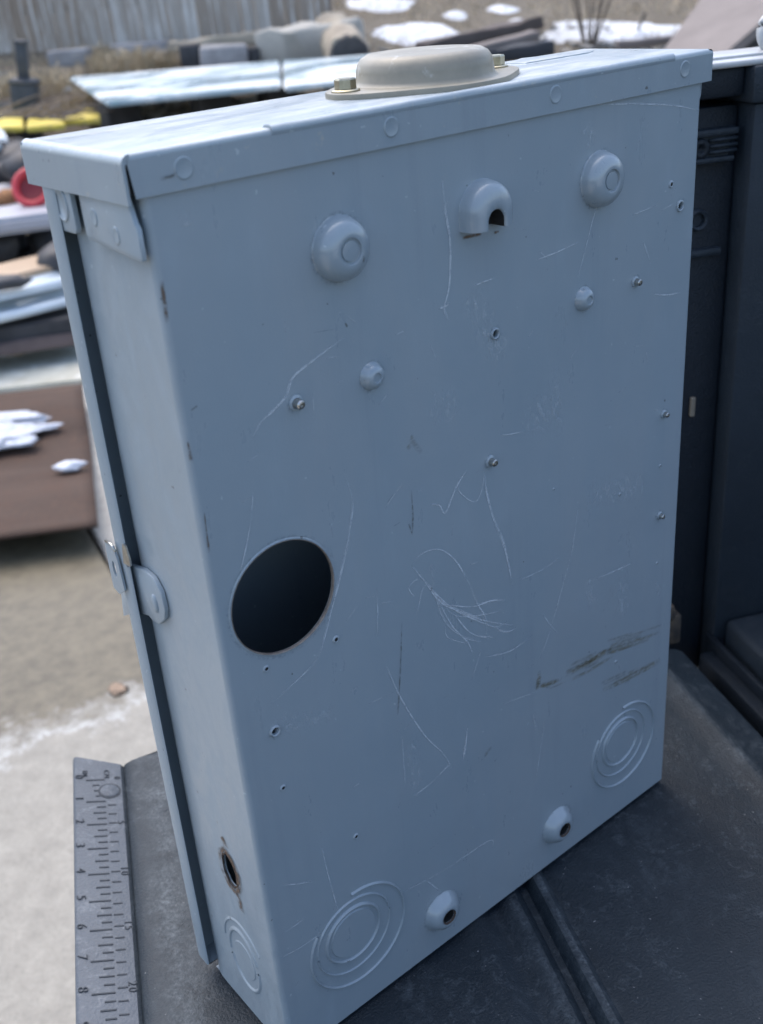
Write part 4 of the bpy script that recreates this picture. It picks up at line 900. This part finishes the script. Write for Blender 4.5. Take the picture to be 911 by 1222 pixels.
tuft(95, 122, .18, .14, 220, 'straw tuft by the slanting corner of the white sheet', gt, 7)
# hillside: dry grass cover, snow, bush, old planks, ramp
bm = new(); q = random.Random(5)
for i in range(42000):
    s, l = q.uniform(5.8, 15.5), q.uniform(-8, 9); p = EYE + GF * s + GR * l; p.z = terrain_z(p.x, p.y) - .01
    if mnoise.noise(Vector((p.x * 1.3, p.y * 1.3, 0))) < -.15: continue
    h = q.uniform(.03, .10); d = Vector((q.gauss(0, .6), q.gauss(0, .6), 1)) * h; w = Vector((q.gauss(0, 1), q.gauss(0, 1), 0)).normalized() * .006
    bm.faces.new([bm.verts.new(c) for c in (p - w, p + w, p + d)])
o = link('dry_grass', bm, M_straw, smooth=None); o['kind'] = 'stuff'
def snowpatch(px, py, pw_, ph, seed, m=M_snowd, hh=.04):
    """a thin melting snow patch draped on the slope"""
    a, b = on_ground(px - pw_ / 2, py), on_ground(px + pw_ / 2, py); f, bk = on_ground(px, py + ph / 2), on_ground(px, py - ph / 2)
    c = on_ground(px, py); wx = (b - a).length / 2; wy = max((bk - f).length / 2, .15); bm = new(); rows = []; na = 44
    for k in range(9):
        t = k / 8; row = []
        for i in range(na):
            an = 2 * PI * i / na; e = 1 + .34 * mnoise.noise(Vector((math.cos(an) * 1.6 + seed, math.sin(an) * 1.6, seed))) + .18 * mnoise.noise(Vector((math.cos(an) * 5 + seed, math.sin(an) * 5, 3)))
            v = c + (b - a).normalized() * math.cos(an) * wx * e * t + GF * math.sin(an) * wy * e * t
            v.z = terrain_z(v.x, v.y) + hh * (1 - t ** 3) - .004 + .012 * mnoise.noise(v * 5) * (1 - t); row.append(bm.verts.new(v))
        rows.append(row)
    for a_, b_ in zip(rows, rows[1:]):
        for i in range(na): bm.faces.new((a_[i], a_[(i + 1) % na], b_[(i + 1) % na], b_[i]))
    o = link('snow_patch', bm, m, smooth=True); o['kind'] = 'stuff'
for k, a in enumerate(((500, 42, 110, 26, 1.), (735, 38, 165, 26, 2.), (455, 6, 90, 16, 3.), (690, 45, 110, 16, 4.), (600, 12, 40, 7, 5.), (545, 20, 30, 6, 6.), (625, 30, 40, 7, 9.))): snowpatch(*a)
gp = 'old planks on the hillside behind the domed cover'
beam('old_plank', 'long dark brown plank rising to the right behind the domed cover', 'plank', cam_pt(505, 58, 8.3), cam_pt(640, 28, 8.9), .09, .05, M_dkw, group=gp)
beam('old_plank', 'second brown plank leaning just below the long one', 'plank', cam_pt(555, 64, 8.1), cam_pt(640, 42, 8.3), .08, .035, M_ramp, group=gp)
beam('old_plank', 'blue black plank lowest of the hillside planks', 'plank', cam_pt(560, 72, 7.9), cam_pt(655, 56, 8.0), .10, .05, M_dkb, group=gp)
beam('grey_pole', 'thin grey pole lying on the snow beyond the box lid', 'pole', cam_pt(735, 55, 7.9), cam_pt(815, 47, 8.0), .035, .03, M_ramp)
# sloping ramp board with the dark heap beneath
L = [cam_pt(790, 62, 6.4), cam_pt(862, 66, 6.0), cam_pt(1010, -60, 6.6), cam_pt(880, -60, 7.2)]
bm = new(); v = [bm.verts.new(p) for p in L]; bm.faces.new(v); o = link('sloping_board', bm, M_ramp, smooth=None); md = o.modifiers.new('t', 'SOLIDIFY'); md.thickness = .06; md.offset = -1
tag(o, 'wide brown grey board sloping up to the right behind the truck rail', 'board')
for i in range(14):
    c = cam_pt(rr.uniform(868, 1000), rr.uniform(14, 80), rr.uniform(6.6, 7.2)); s = rr.uniform(.10, .17); bm = new(); lump(bm, c, s * 1.2, s, s * .9, i + 50, 2, .45, 1.3)
    tag(link('scrap_lump', bm, M_blackg, smooth=True), 'dark lump in the heap beneath the sloping brown board', 'scrap', 'dark lumps under the sloping board')
# bare bush
bp = on_ground(703, 56); bush = thing('bare_bush', 'leafless brown bush with thin spreading twigs in front of snow', 'bush', bp)
q = random.Random(21); bm = new(); tw = new()
for i in range(13):
    a = 2 * PI * i / 13 + q.uniform(-.3, .3); e = Vector((math.cos(a) * q.uniform(.10, .45), math.sin(a) * q.uniform(.1, .4), q.uniform(.5, .95))); st_ = Vector((math.cos(a) * .02, math.sin(a) * .02, -.05))
    pts = [st_, st_.lerp(e, .4) + Vector((q.gauss(0, .03), q.gauss(0, .03), .05)), e]; tube(bm, pts, [.010, .006, .002], 6)
    for j in range(55):
        t = q.uniform(.25, 1); p = pts[1].lerp(e, t); d = Vector((q.gauss(0, .16), q.gauss(0, .16), q.uniform(.0, .30))); tube(tw, [p, p + d * .5 + Vector((q.gauss(0, .02), 0, .01)), p + d], [.003, .0025, .0015], 4)
link('stem', bm, M_twig, bush, True); link('twigs', tw, M_twig, bush)['kind'] = 'stuff'

# litter of sticks and stones over the yard
bm = new(); q = random.Random(77)
for i in range(900):
    sd, l = q.uniform(5.3, 10.0), q.uniform(-4.0, 2.6); p = EYE + GF * sd + GR * l; p.z = terrain_z(p.x, p.y) + .01
    L = q.choice((.02, .03, .05, .08, .2)) * q.uniform(.6, 1.6); w = q.uniform(.008, .03)
    Mx = Matrix.Translation(p) @ Matrix.Rotation(q.uniform(0, 6.28), 4, 'Z') @ Matrix.Rotation(q.gauss(0, .25), 4, 'Y')
    box(bm, -L, L, -w, w, -w * .6, w * .8, 0, 1, Mx)
k = NT('yard_litter'); c = k.ramp(k.noise(7, 2, .9), .40, .60, (.05, .042, .036, 1), (.46, .43, .38, 1)); k.set(c, .9, 0)
o = link('yard_litter', bm, k.m); o['kind'] = 'stuff'
